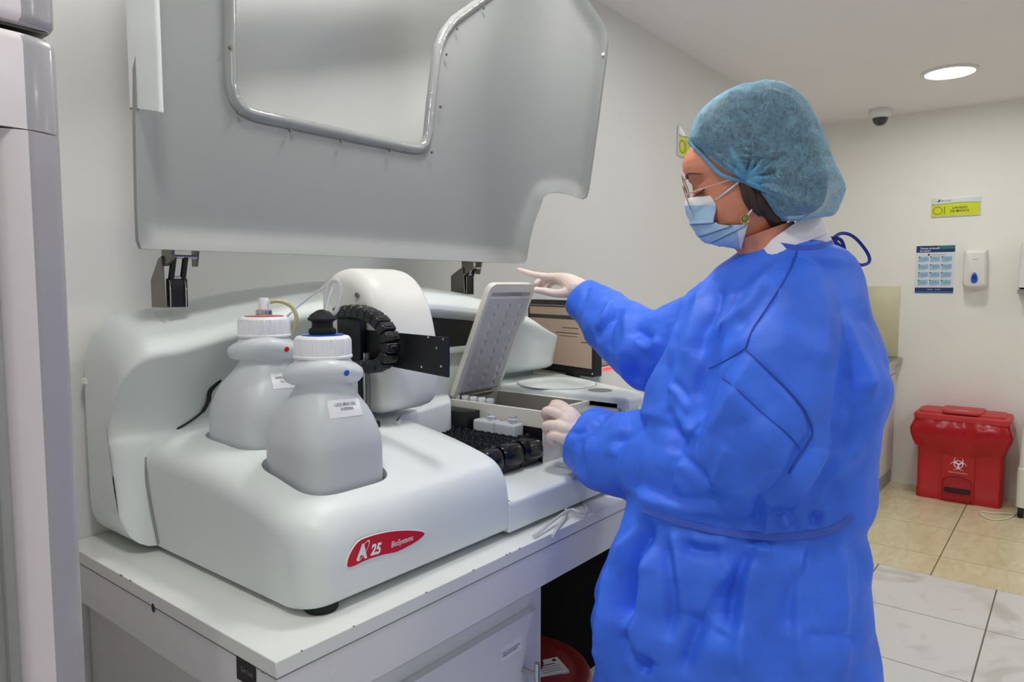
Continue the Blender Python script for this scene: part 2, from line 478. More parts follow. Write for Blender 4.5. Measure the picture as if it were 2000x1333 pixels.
# ceiling lights (the first is seen; the unseen others are added to brighten the room)
def ceiling_light(x, y, label, grp):
    t = thing('ceiling_light', (x, y, CEIL - 0.012), label, 'light', grp)
    mk('rim', *lathe([(0.122, 0.0), (0.136, 0.002), (0.142, 0.006), (0.142, 0.0119), (0.122, 0.0119)], (x, y, CEIL - 0.012), 48, cap=False), M['plasticwhite'], t)
    mk('diffuser', *lathe([(0.001, 0.003), (0.124, 0.003), (0.124, 0.006), (0.001, 0.006)], (x, y, CEIL - 0.012), 48), M['lamp'], t)
    return t
lamp0 = ceiling_light(4.727, 0.627, 'round recessed ceiling light glowing above the blue-gowned person', 'recessed ceiling lights')
for x, y in ((2.53, 0.627), (1.35, 1.10), (0.333, 0.627), (-1.86, 0.627), (4.727, -1.4), (2.53, -1.4), (1.0, -1.4)):  # the last one is added to brighten the gown
    dup(lamp0, (x - 4.727, y - 0.627, 0), 'round recessed ceiling light added outside the picture to light the room', 'recessed ceiling lights')

# dome camera on the ceiling
cx, cy = 5.45, 1.12
t = thing('security_camera', (cx, cy, 2.50), 'small white dome camera with dark lens under the ceiling', 'camera')
mk('housing', *lathe([(0.01, 2.61), (0.068, 2.6095), (0.072, 2.60), (0.070, 2.575), (0.064, 2.56), (0.052, 2.552), (0.01, 2.552)], (cx, cy, 0), 32), M['plasticwhite'], t)
mk('dome', *lathe([(0.050, 2.556), (0.048, 2.54), (0.040, 2.52), (0.026, 2.506), (0.008, 2.5005)], (cx, cy, 0), 32), M['dome'], t)

# ------------------------------------------------------------------ back wall: sign, poster, dispensers
UY = V((0, -1, 0))                           # reading direction on the back wall
def on_back(px_, py_): return onX(px_, py_, WALL_B)
def sign(name, o, ux, uy, wd, ht, label, lines):
    un = ux.cross(uy)
    t = thing(name, o, label, 'sign')
    poly = rpoly([(0, 0), (wd, 0), (wd, ht), (0, ht)], ht * 0.08, 4)
    mk('plate', *prism(poly, o, ux, uy, un, 0.002, 0.010, 0.001, 2), M['signwhite'], t)
    g = G(); K = 24; vs = []; fs = []
    bound = [ht * (0.66 + 0.035 * math.sin(PI * 1.6 * k / K - 1.4)) for k in range(K + 1)]
    for k in range(K + 1):
        xx = wd * (0.012 + 0.976 * k / K); vs += [o + ux * xx + uy * (ht * 0.03) + un * 0.0108, o + ux * xx + uy * bound[k] + un * 0.0108]
    fs = [(2 * k, 2 * k + 2, 2 * k + 3, 2 * k + 1) for k in range(K)]; g.add(vs, fs, 0)
    vs = []
    for k in range(K + 1):
        xx = wd * (0.012 + 0.976 * k / K); vs += [o + ux * xx + uy * bound[k] + un * 0.0109, o + ux * xx + uy * (bound[k] + ht * 0.028) + un * 0.0109]
    g.add(vs, fs, 1)
    g.make('printed_panel', None, t, mats=[M['yellow'], M['signgreen']], smooth=False)
    g = G(); c = o + ux * (wd * 0.135) + uy * (ht * 0.32) + un * 0.0115; R = ht * 0.2
    for r0, r1 in ((R * 0.92, R * 1.04),):
        vs = []
        for k in range(40):
            a = 2 * PI * k / 40
            for r in (r0, r1): vs.append(c + ux * (math.cos(a) * r * 1.05) + uy * (math.sin(a) * r))
        g.add(vs, [(2 * k, 2 * k + 1, (2 * k + 3) % 80, (2 * k + 2) % 80) for k in range(40)])
    g.add(*quad(o, ux, uy, wd * 0.272, ht * 0.12, wd * 0.284, ht * 0.54, 0.0115, un))
    g.make('ring_mark', M['ink'], t, smooth=False)
    if lines:
        text(lines, ht * 0.17, o + ux * (wd * 0.585) + uy * (ht * 0.385), ux, uy, M['ink'], t, 'lettering', 0.0116, bold=0.012, align='CENTER', line=1.0)
        text('San Luis', ht * 0.14, o + ux * (wd * 0.20) + uy * (ht * 0.80), ux, uy, M['ink'], t, 'logo_text', 0.0112)
        g = G()
        for dx, dy in ((0.0, 0.0), (0.012, 0.05)):
            g.add(*prism([(wd * (0.125 + dx), ht * (0.78 + dy)), (wd * (0.165 + dx), ht * (0.78 + dy)), (wd * (0.18 + dx), ht * (0.86 + dy)), (wd * (0.14 + dx), ht * (0.86 + dy))], o, ux, uy, un, 0.0105, 0.0114))
        g.make('logo_mark', M['teal'], t, smooth=False)
    for xx, yy in ((0.035, 0.66), (0.955, 0.36)):
        mk('screw', *disc(o + ux * (wd * xx) + uy * (ht * yy) + un * 0.0105, un, ht * 0.03, 0.004, 14), M['steel'], t)
    return t
sign('hand_washing_sign', on_back(1818.5, 425), UY, Z_, 0.287, 0.128, 'yellow and white sign lettered LAVADO DE MANOS above the poster', 'LAVADO\nDE MANOS')
o = onY(1322, 304, WALL_L)
sign('wall_sign', o, X_, Z_, 0.287, 0.155, 'yellow and white sign on the left wall half hidden behind the cap', None)

o = on_back(1786.5, 572.5); wd, ht = 0.232, 0.326
un = V((-1, 0, 0))
t = thing('poster', o, 'blue and white hand washing poster with twelve pictures beside the soap dispenser', 'poster')
mk('sheet', *prism([(0, 0), (wd, 0), (wd, ht), (0, ht)], o, UY, Z_, un, 0.0005, 0.003), M['poster'], t, smooth=False)
g = G()
g.add(*quad(o, UY, Z_, 0, ht * 0.86, wd, ht, 0.0036, un), 0)
g.add(*quad(o, UY, Z_, wd * 0.55, ht * 0.93, wd, ht, 0.0040, un), 3)
g.add(*quad(o, UY, Z_, 0, 0, wd, ht * 0.115, 0.0036, un), 0)
g.add(*quad(o, UY, Z_, 0, 0.0, wd, ht * 0.042, 0.0040, un), 2)
for r in range(4):
    for c in range(3):
        x0 = wd * (0.07 + 0.298 * c); y0 = ht * (0.675 - 0.165 * r)
        g.add(*quad(o, UY, Z_, x0, y0, x0 + wd * 0.265, y0 + ht * 0.098, 0.0036, un), 1)
        g.add(*quad(o, UY, Z_, x0, y0 + ht * 0.078, x0 + wd * 0.035, y0 + ht * 0.10, 0.0041, un), 0)
        for q in range(2): g.add(*quad(o, UY, Z_, x0, y0 - ht * (0.012 + 0.013 * q), x0 + wd * (0.22 - 0.05 * q), y0 - ht * (0.007 + 0.013 * q), 0.0036, un), 4)
        # two small hands drawn in each picture
        for q in range(2):
            hx = x0 + wd * (0.09 + 0.075 * q + 0.01 * ((r + c) % 3)); hy = y0 + ht * (0.03 + 0.008 * ((r * c) % 2))
            th = 0.6 - 1.1 * q + 0.5 * ((r + c) % 3)
            g.add([o + UY * (hx + wd * (0.045 * math.cos(a) * math.cos(th) - 0.016 * math.sin(a) * math.sin(th))) + Z_ * (hy + ht * 0.01 + wd * (0.045 * math.cos(a) * math.sin(th) + 0.016 * math.sin(a) * math.cos(th)) * 0.55) + un * (0.0041 + 0.0002 * q) for a in [k * PI / 6 for k in range(12)]], [tuple(range(12))], 5)
g.add([o + UY * (wd * 0.33 + wd * 0.03 * math.cos(a)) + Z_ * (ht * 0.81 + wd * 0.03 * math.sin(a)) + un * 0.0041 for a in [k * PI / 8 for k in range(16)]], [tuple(range(16))], 0)
g.make('print', None, t, mats=[M['navy'], M['cell'], M['posterfoot'], M['posterteal'], M['devgrey'], M['handblue']], smooth=False)
text('Técnica de lavado\nde manos', 0.0165, o + UY * (wd * 0.09) + Z_ * (ht * 0.93), UY, Z_, M['white'], t, 'title', 0.0046, bold=0.02, shear=0.15)
for x0, y0, x1, y1 in ((0.33, 0.065, 0.47, 0.085), (0.53, 0.065, 0.67, 0.085), (0.40, 0.80, 0.76, 0.812)):
    mk('small_print', *quad(o, UY, Z_, wd * x0, ht * y0, wd * x1, ht * y1, 0.0044, un), M['devgrey'], t, smooth=False)

# soap dispenser
a0 = on_back(1881.5, 566); a1 = on_back(1936, 487)
y0, y1 = a0.y, a1.y + 0.012; z0, z1 = a0.z + 0.005, a1.z
t = thing('soap_dispenser', (WALL_B, (y0 + y1) / 2, z0), 'white wall soap dispenser with blue teardrop window', 'dispenser')
ym = (y0 + y1) / 2; hw = (y0 - y1) / 2; hh = z1 - z0; secs = []
for dep, sc_, dz in ((0.0, 1.0, 0), (0.05, 1.0, 0), (0.085, 0.97, 0.004), (0.10, 0.9, 0.014), (0.104, 0.8, 0.025)):
    pl = rpoly([(-hw * sc_, dz), (hw * sc_, dz), (hw * sc_ * 0.94, hh - dz), (-hw * sc_ * 0.94, hh - dz)], [0.04, 0.04, 0.014, 0.014], 6)
    secs.append([V((WALL_B - dep - 0.0005, ym, z0)) + UY * p[0] + Z_ * (p[1]) for p in pl])
mk('casing', *loft(secs), M['plasticwhite'], t, sharp=50)
c = on_back(1903.5, 542) + V((-0.103, 0.0, 0)); c = onX(1903, 543, WALL_B - 0.104)
def drop(s): return [(s * 0.024 * math.sin(a) * (1 - 0.42 * (1 + math.cos(a)) / 2), s * (0.036 * math.cos(a))) for a in [2 * PI * k / 32 for k in range(32)]]
mk('window', *prism(drop(1.0), c, UY, Z_, V((-1, 0, 0)), 0.0, 0.006, 0.003), M['dispblue'], t)
mk('slot', *prism(drop(0.45), c + Z_ * 0.006, UY, Z_, V((-1, 0, 0)), 0.005, 0.0075), M['dispnavy'], t)
text('WIESE', 0.011, onX(1905, 508, WALL_B - 0.104), UY, Z_, M['greenprint'], t, 'logo_text', 0.002, align='CENTER')

# paper dispenser at the picture's right edge
a0 = on_back(1987, 568); a1 = on_back(1993, 474)
t = thing('paper_dispenser', (WALL_B, a0.y - 0.12, a0.z), 'pale wall dispenser cut by the right picture edge', 'dispenser')
pl = rpoly([(0, 0), (0.24, 0), (0.24, 0.33), (0.012, 0.33)], [0.01, 0.01, 0.05, 0.05], 6)
mk('casing', *prism(pl, V((WALL_B, a0.y, a0.z)), UY, Z_, V((-1, 0, 0)), 0.0005, 0.11, 0.02), M['plasticwhite'], t)
mk('base_tray', *box((WALL_B - 0.105, a0.y - 0.235, a0.z - 0.018), (WALL_B - 0.001, a0.y - 0.005, a0.z + 0.001), 0.004), M['gasket'], t)

# ------------------------------------------------------------------ sink cabinet, worktop, splash tile
CY = 0.995
t = thing('sink_cabinet', (5.26, 1.3, 0), 'white sink cabinet with two doors against the back wall', 'cabinet')
mk('body', *box((4.80, CY + 0.02, 0.0), (5.698, WALL_L - 0.002, 0.865), 0.002), M['bench'], t)
mk('plinth', *box((4.80, CY + 0.012, 0.0), (5.698, CY + 0.03, 0.10), 0.002), M['devgrey'], t)
for k, (x0, x1) in enumerate(((4.815, 5.245), (5.25, 5.66))):
    d = mk('door', *box((x0, CY, 0.115), (x1, CY + 0.0195, 0.79), 0.002), M['bench'], t)
    hx = x1 - 0.045 if k == 0 else x0 + 0.045
    g = G(); g.add(*tube([(hx, CY - 0.035, 0.575), (hx, CY - 0.035, 0.745)], 0.006, 12))
    for z in (0.605, 0.715): g.add(*tube([(hx, CY - 0.0005, z), (hx, CY - 0.034, z)], 0.005, 10))
    g.make('handle', M['chrome'], d)
mk('fascia', *box((4.80, CY + 0.004, 0.795), (5.698, CY + 0.0195, 0.864), 0.002), M['bench'], t)
t = thing('sink_worktop', (5.26, 1.3, 0.866), 'steel sink worktop with recessed basin on the sink cabinet', 'worktop')
pl = rpoly([(4.78, CY - 0.03), (5.698, CY - 0.03), (5.698, WALL_L - 0.002), (4.78, WALL_L - 0.002)], 0.004, 2)
hole = rpoly([(5.08, 1.07), (5.58, 1.07), (5.58, 1.50), (5.08, 1.50)], 0.06, 6)
vs2, fs2 = cdt(pl, [hole], 0.08)
g = G(); g.add([V((p[0], p[1], 0.905)) for p in vs2], fs2)
g.add(*loft([[V((*p, 0.866)) for p in pl], [V((*p, 0.905)) for p in pl]], cap=False))
g.add(*loft([[V((*p, 0.905)) for p in hole], [V((*p, 0.87)) for p in hole], [V((5.33 + (p[0] - 5.33) * 0.9, 1.285 + (p[1] - 1.285) * 0.9, 0.868)) for p in hole]], cap=False))
g.add([V((5.33 + (p[0] - 5.33) * 0.9, 1.285 + (p[1] - 1.285) * 0.9, 0.868)) for p in hole], [tuple(range(len(hole)))])
g.make('counter', M['steel'], t)
tag(mk('splash_tile', *box((WALL_B - 0.012, 0.995, 0.9055), (WALL_B - 0.0005, WALL_L - 0.002, 1.41), 0.002), M['tilebeige']), 'beige marbled splash tile on the back wall above the sink worktop', 'tile')

# ------------------------------------------------------------------ red biohazard bin
bx0, bx1, by0, by1, bh = 5.40, 5.675, 0.325, 0.803, 0.585
t = thing('pedal_bin', ((bx0 + bx1) / 2, (by0 + by1) / 2, 0), 'red rectangular biohazard pedal bin with flat lid against the back wall', 'bin')
g = G()
def ringb(z, gx, gy, r=0.03):
    p = rpoly([(bx0 - gx, by0 - gy), (bx1 + gx * 0.3, by0 - gy), (bx1 + gx * 0.3, by1 + gy), (bx0 - gx, by1 + gy)], r, 5)
    return [V((a, b, z)) for a, b in p]
g.add(*loft([ringb(0.0, 0, 0), ringb(0.06, 0.0, 0.0), ringb(0.065, -0.003, -0.003), ringb(0.34, 0.0, 0.0), ringb(0.42, 0.012, 0.016), ringb(0.535, 0.014, 0.02)]))
g.make('body', M['binred'], t)
ym = (by0 + by1) / 2
pr = [(-0.095, 0.0), (0.095, 0.0), (0.088, 0.30), (-0.088, 0.30)]
arch = [(-0.085, 0.0)] + [(-0.085 * math.cos(a), 0.13 + 0.045 * math.sin(a)) for a in [PI * k / 12 for k in range(13)]] + [(0.085, 0.0)]
gp = G(); vs2, fs2 = cdt(resample([(-0.095, 0.001), (0.095, 0.001), (0.088, 0.31), (-0.088, 0.31)], 0.03), [[(x, max(y, 0.003)) for x, y in arch]], 0.03)
gp.add([V((bx0 - 0.012, ym, 0)) + UY * p[0] + Z_ * p[1] for p in vs2], fs2)
gp.add(*loft([[V((bx0 - 0.012 + d, ym, 0)) + UY * p[0] + Z_ * max(p[1], 0.001) for p in pr] for d in (0, 0.013)], cap=False))
gp.make('front_panel', M['binred'], t)
pd = mk('pedal', *box((bx0 - 0.05, ym - 0.075, 0.075), (bx0 - 0.002, ym + 0.075, 0.095), 0.008), M['black'], t)
lid = G()
lp = rpoly([(bx0 - 0.022, by0 - 0.028), (bx1 + 0.008, by0 - 0.028), (bx1 + 0.008, by1 + 0.028), (bx0 - 0.022, by1 + 0.028)], 0.025, 5)
lid.add(*prism(lp, (0, 0, 0), X_, Y_, Z_, 0.535, 0.575, 0.012))
lp2 = rpoly([(bx0 + 0.01, by0), (bx1 - 0.02, by0), (bx1 - 0.02, by1), (bx0 + 0.01, by1)], 0.03, 5)
lid.add(*prism(lp2, (0, 0, 0), X_, Y_, Z_, 0.57, 0.587, 0.008))
ld = lid.make('lid', M['binlid'], t)
lp3 = rpoly([(bx0 - 0.018, ym - 0.10), (bx0 - 0.018, ym + 0.10), (bx0 + 0.06, ym + 0.115), (bx1 - 0.03, ym + 0.12), (bx1 - 0.03, ym - 0.12), (bx0 + 0.06, ym - 0.115)], 0.03, 5)
mk('flap', *prism(lp3, (0, 0, 0), X_, Y_, Z_, 0.586, 0.600, 0.006), M['binlid'], ld)
for k, wdt in enumerate((0.115, 0.09, 0.09, 0.075)):
    mk('lid_print', *quad(V((bx0 + 0.02 + 0.012 * k, ym, 0.6006)), UY, X_, -wdt / 2, 0, wdt / 2, 0.006, 0.0, Z_), M['print'], ld, smooth=False)
# bag folded over the rim
def bagring(z, e, ph, sag=0.0):
    p = resample(rpoly([(bx0 - 0.018 - e, by0 - 0.024 - e), (bx1 + 0.005, by0 - 0.024 - e), (bx1 + 0.005, by1 + 0.024 + e), (bx0 - 0.018 - e, by1 + 0.024 + e)], 0.03, 5), 0.012)
    out = []
    for a, b in p:
        n_ = noise.noise(V((a * 14, b * 14, z * 10 + ph))) * 0.006
        fr = max(0.0, 1 - abs(a - (bx0 - 0.018 - e)) / 0.03)
        out.append(V((a - n_ * fr, b + n_, z - sag * (1 - ((b - ym) / 0.26) ** 2) * 1.0 + 0.006 * noise.noise(V((a * 9, b * 9, ph))))))
    return out
rings = [bagring(0.532, 0.002, 1), bagring(0.50, 0.012, 2), bagring(0.465, 0.022, 3, 0.004), bagring(0.425, 0.018, 4, 0.02), bagring(0.385, 0.004, 5, 0.045), bagring(0.36, -0.004, 6, 0.055)]
nmin = min(len(r) for r in rings); rings = [[r[int(k * len(r) / nmin)] for k in range(nmin)] for r in rings]
tag(mk('bag', *loft(rings, cap=False), M['bag'], t), 'glossy red plastic bag folded over the rim')
# biohazard mark
def crescent(c, ang, R, m_):
    vs = []; n = 28
    for k in range(n + 1):
        a = ang + math.radians(38) + (2 * PI - math.radians(76)) * k / n
        tt = abs(2 * k / n - 1); th = R * 0.30 * (1 - tt ** 1.6) + 0.0004
        for r in (R, R - th): vs.append(c + UY * (math.cos(a) * r) + Z_ * (math.sin(a) * r))
    return vs, [(2 * k, 2 * k + 1, 2 * k + 3, 2 * k + 2) for k in range(n)]
cb_ = V((bx0 - 0.0132, ym - 0.002, 0.255)); g = G(); R = 0.026
for k in range(3):
    a = PI / 2 + k * 2 * PI / 3
    g.add(*crescent(cb_ + V((-0.0004 * k, 0, 0)) + UY * (math.cos(a) * R * 0.93) + Z_ * (math.sin(a) * R * 0.93), a, R, None))
vs = []
for k in range(36):
    a = 2 * PI * k / 36
    for r in (R * 0.82, R * 1.02): vs.append(cb_ + V((-0.0014, 0, 0)) + UY * (math.cos(a) * r) + Z_ * (math.sin(a) * r))
g.add(vs, [(2 * k, 2 * k + 1, (2 * k + 3) % 72, (2 * k + 2) % 72) for k in range(36)])
g.make('hazard_mark', M['white'], t, smooth=False)
text('RIESGO BIOLOGICO', 0.0115, V((bx0 - 0.0125, ym, 0.195)), UY, Z_, M['print'], t, 'lettering', 0.001, align='CENTER', bold=0.02)

# white appliance on casters at the right edge, with its cable
ap = onZ(1984, 1012, 0.0)
t = thing('air_cooler', (ap.x, ap.y - 0.17, 0), 'tall white appliance on black casters at the right picture edge', 'appliance')
pl = rpoly([(ap.x - 0.0, ap.y - 0.34), (ap.x + 0.30, ap.y - 0.34), (ap.x + 0.30, ap.y + 0.006), (ap.x, ap.y + 0.006)], 0.04, 5)
mk('casing', *loft([[V((p[0], p[1], 0.065)) for p in pl], [V((p[0], p[1], 0.30)) for p in pl], [V((p[0] + 0.01, p[1] - 0.006, 0.31)) for p in pl], [V((p[0] + 0.012, p[1] - 0.012, 0.56)) for p in pl], [V((p[0] + 0.02, p[1] - 0.02, 0.58)) for p in pl]]), M['plasticwhite'], t)
for dx in (0.03, 0.26):
    for dy in (-0.02, -0.30):
        mk('caster', *tube([(ap.x + dx, ap.y + dy - 0.014, 0.034), (ap.x + dx, ap.y + dy + 0.014, 0.034)], 0.034, 16), M['rubber'], t)
pts = [onZ(x, y, 0.006) for x, y in ((1983, 1005), (1966, 1003), (1940, 1003), (1918, 1000), (1917, 1007), (1936, 1015), (1960, 1015), (1977, 1009), (1986, 1003))]
tag(mk('power_cable', *tube(spline(pts, 6), 0.0045, 8), M['cable']), 'thin white cable looped on the cream tiles before the red bin', 'cable')

# ================================================================== LAB BENCH
TOP = 0.88; BX0, BX1, BY0 = 0.561, 2.95, 0.876
t = thing('lab_bench', (1.75, 1.26, 0), 'long white laboratory bench with chipped edges carrying the analyzer', 'bench')
tp = mk('tabletop', *box((BX0, BY0, TOP - 0.025), (BX1, WALL_L - 0.002, TOP), 0.0012, 1), M['benchtop'], t)
mk('front_apron', *box((BX0 + 0.001, BY0 + 0.001, 0.772), (BX1, BY0 + 0.019, TOP - 0.0255), 0.0008, 1), M['bench'], t)
mk('side_apron', *box((BX0 + 0.0012, BY0 + 0.0195, 0.772), (BX0 + 0.018, WALL_L - 0.002, TOP - 0.0255), 0.0008, 1), M['bench'], t)
mk('end_panel', *box((BX1 - 0.03, BY0 + 0.04, 0.0), (BX1 - 0.005, WALL_L - 0.002, 0.77), 0.001, 1), M['bench'], t)
random.seed(3)                               # chips along the edges
for x in (0.86, 1.085, 1.096, 1.128, 0.985, 0.70, 0.603):
    q = 0.003 + 0.004 * random.random()
    mk('edge_chip', *box((x, BY0 - 0.0003, TOP - 0.0013), (x + q, BY0 + 0.0015, TOP + 0.0003)), M['chip'], tp, smooth=False)
for y in (0.905, 0.96, 1.335, 1.37):
    q = 0.004 + 0.006 * random.random()
    mk('edge_chip', *box((BX0 - 0.0003, y, TOP - 0.027 if y < 1 else TOP - 0.002), (BX0 + 0.0015, y + q, TOP - 0.024 if y < 1 else TOP + 0.0003)), M['chip'], tp, smooth=False)
g = G(); g.add(*box((BX0 + 0.0005, BY0 - 0.0001, TOP - 0.0262), (BX1, BY0 + 0.002, TOP - 0.0249)))
g.add(*box((BX0 - 0.0001, BY0, TOP - 0.0262), (BX0 + 0.002, WALL_L - 0.003, TOP - 0.0252)))
g.make('joint', M['seam'], tp, smooth=False)
hp = onX(299, 1188, BX0)
g = G(); g.add(*loft([[V((BX0 + 0.0005 - d, hp.y + 0.006 * math.cos(a), hp.z + 0.0085 * math.sin(a))) for a in [k * PI / 10 for k in range(20)]] for d in (0, 0.0006)]))
g.make('cable_hole', M['black'], t)
a = onX(462, 1281, BX0); b = onX(499, 1306, BX0)
o = V((BX0 + 0.0005, a.y, a.z - 0.036)); un = V((-1, 0, 0)); wd = a.y - b.y
pl = mk('asset_plate', *prism([(0, 0), (wd, 0), (wd, 0.036), (0, 0.036)], o, UY, Z_, un, 0, 0.0012), M['black'], t, smooth=False)
tag(pl, 'small black asset plate')
text('San Luis', 0.010, o + UY * 0.013 + Z_ * 0.017, UY, Z_, M['devgrey'], pl, 'lettering', 0.0016)
for x, z in ((0.66, 0.823), (1.24, 0.83)): mk('screw_cover', *disc((x, BY0 + 0.0008, z), (0, -1, 0), 0.007, 0.0006, 18), M['benchtop'], t)

# cabinet under the bench
cxa, cxb = 0.60, 1.262
t = thing('base_cabinet', (0.8, 1.2, 0), 'white cabinet with a steel bar handle under the bench at the left', 'cabinet')
mk('body', *box((cxa, BY0 + 0.062, 0.0), (cxb, WALL_L - 0.01, 0.7715), 0.0008, 1), M['bench'], t)
# door position: its top edge and right edge come from the photo
dz = onY(1050, 1190, BY0 + 0.02).z; dx1 = onY(1050, 1190, BY0 + 0.02).x
d = mk('door', *box((cxa + 0.002, BY0 + 0.022, 0.08), (dx1, BY0 + 0.0405, dz), 0.0008, 1), M['bench'], t)
mk('inner_frame', *box((cxa + 0.002, BY0 + 0.041, 0.02), (cxb, BY0 + 0.0615, 0.7715), 0.0008, 1), M['benchtop'], t)
g = G(); hy = BY0 - 0.016
hb = onY(1049, 1296, hy); 
g.add(*tube([(hb.x, hy, hb.z - 0.15), (hb.x, hy, hb.z)], 0.0062, 16))
for z in (hb.z - 0.027, hb.z - 0.125): g.add(*tube([(hb.x, BY0 + 0.0215, z), (hb.x, hy + 0.002, z)], 0.005, 12))
tag(g.make('handle', M['steel'], d), 'brushed steel bar handle')
o = onY(981, 1284, BY0 + 0.022); o2 = onY(1018, 1262, BY0 + 0.022); wd = (o2 - o).length
pl = mk('door_label', *prism([(-0.004, -0.010), (wd + 0.004, -0.010), (wd + 0.004, 0.022), (-0.004, 0.022)], (o.x, BY0 + 0.022, o.z), X_, Z_, V((0, -1, 0)), 0.0002, 0.0006), M['paper'], d, smooth=False)
text('REACTIVOS NUEVOS\nINMUNOQUIMICA', wd / 10.3, (o.x, BY0 + 0.022, o.z + 0.004), X_, Z_, M['inkblue'], pl, 'lettering', 0.0009, bold=0.01, line=0.9)

# knee space: black unit, dark red round bin
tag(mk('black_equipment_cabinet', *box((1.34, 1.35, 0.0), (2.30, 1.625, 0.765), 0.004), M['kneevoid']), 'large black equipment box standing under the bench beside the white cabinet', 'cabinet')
g = G()
for k in range(7): g.add(*box((1.86, 1.346, 0.66 + 0.012 * k), (1.98, 1.3497, 0.666 + 0.012 * k)))
g.make('vent_slot', M['seam'], bpy.data.objects['black_equipment_cabinet'])
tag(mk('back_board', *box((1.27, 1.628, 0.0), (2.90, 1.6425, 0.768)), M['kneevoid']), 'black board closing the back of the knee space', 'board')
rc = V((1.463, 1.135, 0)); BZ = 0.055
t = thing('round_bin', rc, 'round dark red waste bin with a label on its lid under the bench', 'bin')
mk('body', *lathe([(0.02, 0.0), (0.15, 0.0), (0.155, 0.01), (0.180, 0.30 + BZ), (0.184, 0.315 + BZ), (0.02, 0.315 + BZ)], rc, 48), M['binround'], t)
ld = mk('lid', *lathe([(r, z + BZ) for r, z in [(0.186, 0.295), (0.194, 0.305), (0.194, 0.322), (0.188, 0.334), (0.174, 0.338), (0.158, 0.333), (0.145, 0.336), (0.12, 0.343), (0.06, 0.348), (0.002, 0.349)]], rc, 64), M['binround'], t)
mk('hinge_block', *box((rc.x - 0.02, rc.y + 0.165, 0.315 + BZ), (rc.x + 0.09, rc.y + 0.20, 0.362 + BZ), 0.008), M['binround'], t)
lb = onZ(1078, 1296, 0.345 + BZ); e1 = V((0.86, -0.5, 0)).normalized(); e2 = V((0.5, 0.86, 0)).normalized()
o = lb - e1 * 0.075 - e2 * 0.055
pl = mk('lid_label', *prism([(0, 0), (0.10, 0), (0.10, 0.075), (0, 0.075)], o, e1, e2, Z_, -0.004, 0.0025), M['paper'], ld, smooth=False)
g = G()
for k, (wd, hh) in enumerate(((0.05, 0.004), (0.06, 0.002), (0.055, 0.002), (0.06, 0.002))): g.add(*quad(o, e1, e2, 0.03, 0.045 - 0.011 * k, 0.03 + wd, 0.045 - 0.011 * k + hh, 0.0029, Z_))
g.add(*disc(o + e1 * 0.085 + e2 * 0.063 + Z_ * 0.0025, Z_, 0.006, 0.0004, 12))
g.make('print', M['ink'], pl, smooth=False)

# ================================================================== CHEMISTRY ANALYZER
AN = thing('chemistry_analyzer', (1.3, 1.28, TOP), 'large white laboratory analyzer with its grey cover raised on the bench', 'analyzer')
# ---- front base with bottle wells
PROF = [(0.955, 0.891), (0.944, 0.8935), (0.937, 0.899), (0.933, 0.908), (0.931, 0.93), (0.932, 0.96), (0.935, 0.985), (0.940, 1.006), (0.949, 1.026), (0.963, 1.042), (0.985, 1.054), (1.03, 1.067), (1.085, 1.080), (1.14, 1.090), (1.24, 1.104), (1.39, 1.113), (1.53, 1.116), (1.53, 0.891)]
PROF = [(p.x, p.y) for p in spline([(a, b, 0) for a, b in PROF[:-1]], 3)] + [(1.53, 0.891)]
secs = []
def base_sec(x, dy, dz):
    out = []
    for y, z in PROF:
        fy = (1.53 - y) / 0.6; fz = (z - 0.891) / 0.225
        out.append(V((x, y + dy * fy ** 1.0, z - dz * fz)))
    return out
xl, xr = 0.662, 1.170
xs = [xl + 0.11 * (1 - math.cos(PI / 2 * k / 14)) for k in range(15)] + [0.80, 0.86, 0.94, 1.02, 1.09] + [xr - 0.05 * (1 - math.sin(PI / 2 * k / 10)) for k in range(11)]
for x in xs:
    tl = min(1, (x - xl) / 0.11); tv = min(1, (x - xl) / 0.048); tr = min(1, (xr - x) / 0.012); tr2 = min(1, (xr - x) / 0.03)
    q = lambda t_: 1 - math.sqrt(max(0, 1 - (1 - t_) ** 2))
    secs.append(base_sec(x, 0.048 * q(tv) + 0.008 * q(tr), 0.062 * q(tl) ** 1.15 + 0.02 * q(tr2)))
def capped(secs, k=(0.96, 0.6, 0.2)):
    a, b = secs[0], secs[-1]; ca, cb2 = sum(a, V()) / len(a), sum(b, V()) / len(b)
    return [[ca + (p - ca) * s for p in a] for s in k[::-1]] + secs + [[cb2 + (p - cb2) * s for p in b] for s in k]
secs = capped(secs)
base = mk('front_housing', *loft(secs), M['abs'], AN, sharp=60)
def well(c, h):
    pl = rpoly([(c[0] - h, c[1] - h), (c[0] + h, c[1] - h), (c[0] + h, c[1] + h), (c[0] - h, c[1] + h)], h * 0.62, 8)
    return mk('cutter', *prism(pl, (0, 0, 0), X_, Y_, Z_, 0.96, 1.3), M['abs'])
WF, WB = V((0.813, 1.090, 0)), V((0.838, 1.318, 0))
for c, hw_ in ((WF, 0.0955), (WB, 0.1025)):
    cut = well(c, hw_)
    bake(base, [('BOOLEAN', dict(operation='DIFFERENCE', object=cut, solver='EXACT'))])
    bpy.data.objects.remove(cut)
base.data.set_sharp_from_angle(angle=math.radians(50))
# ---- lower chassis and front ledge
pl = rpoly([(1.165, 0.931), (1.79, 0.931), (1.86, 0.97), (2.06, 1.42), (2.06, 1.60), (1.165, 1.60)], [0.002, 0.02, 0.04, 0.05, 0.02, 0.002], 6)
mk('lower_chassis', *prism(pl, (0, 0, 0), X_, Y_, Z_, 0.891, 0.957, 0.010, 4), M['abs'], AN, sharp=50)
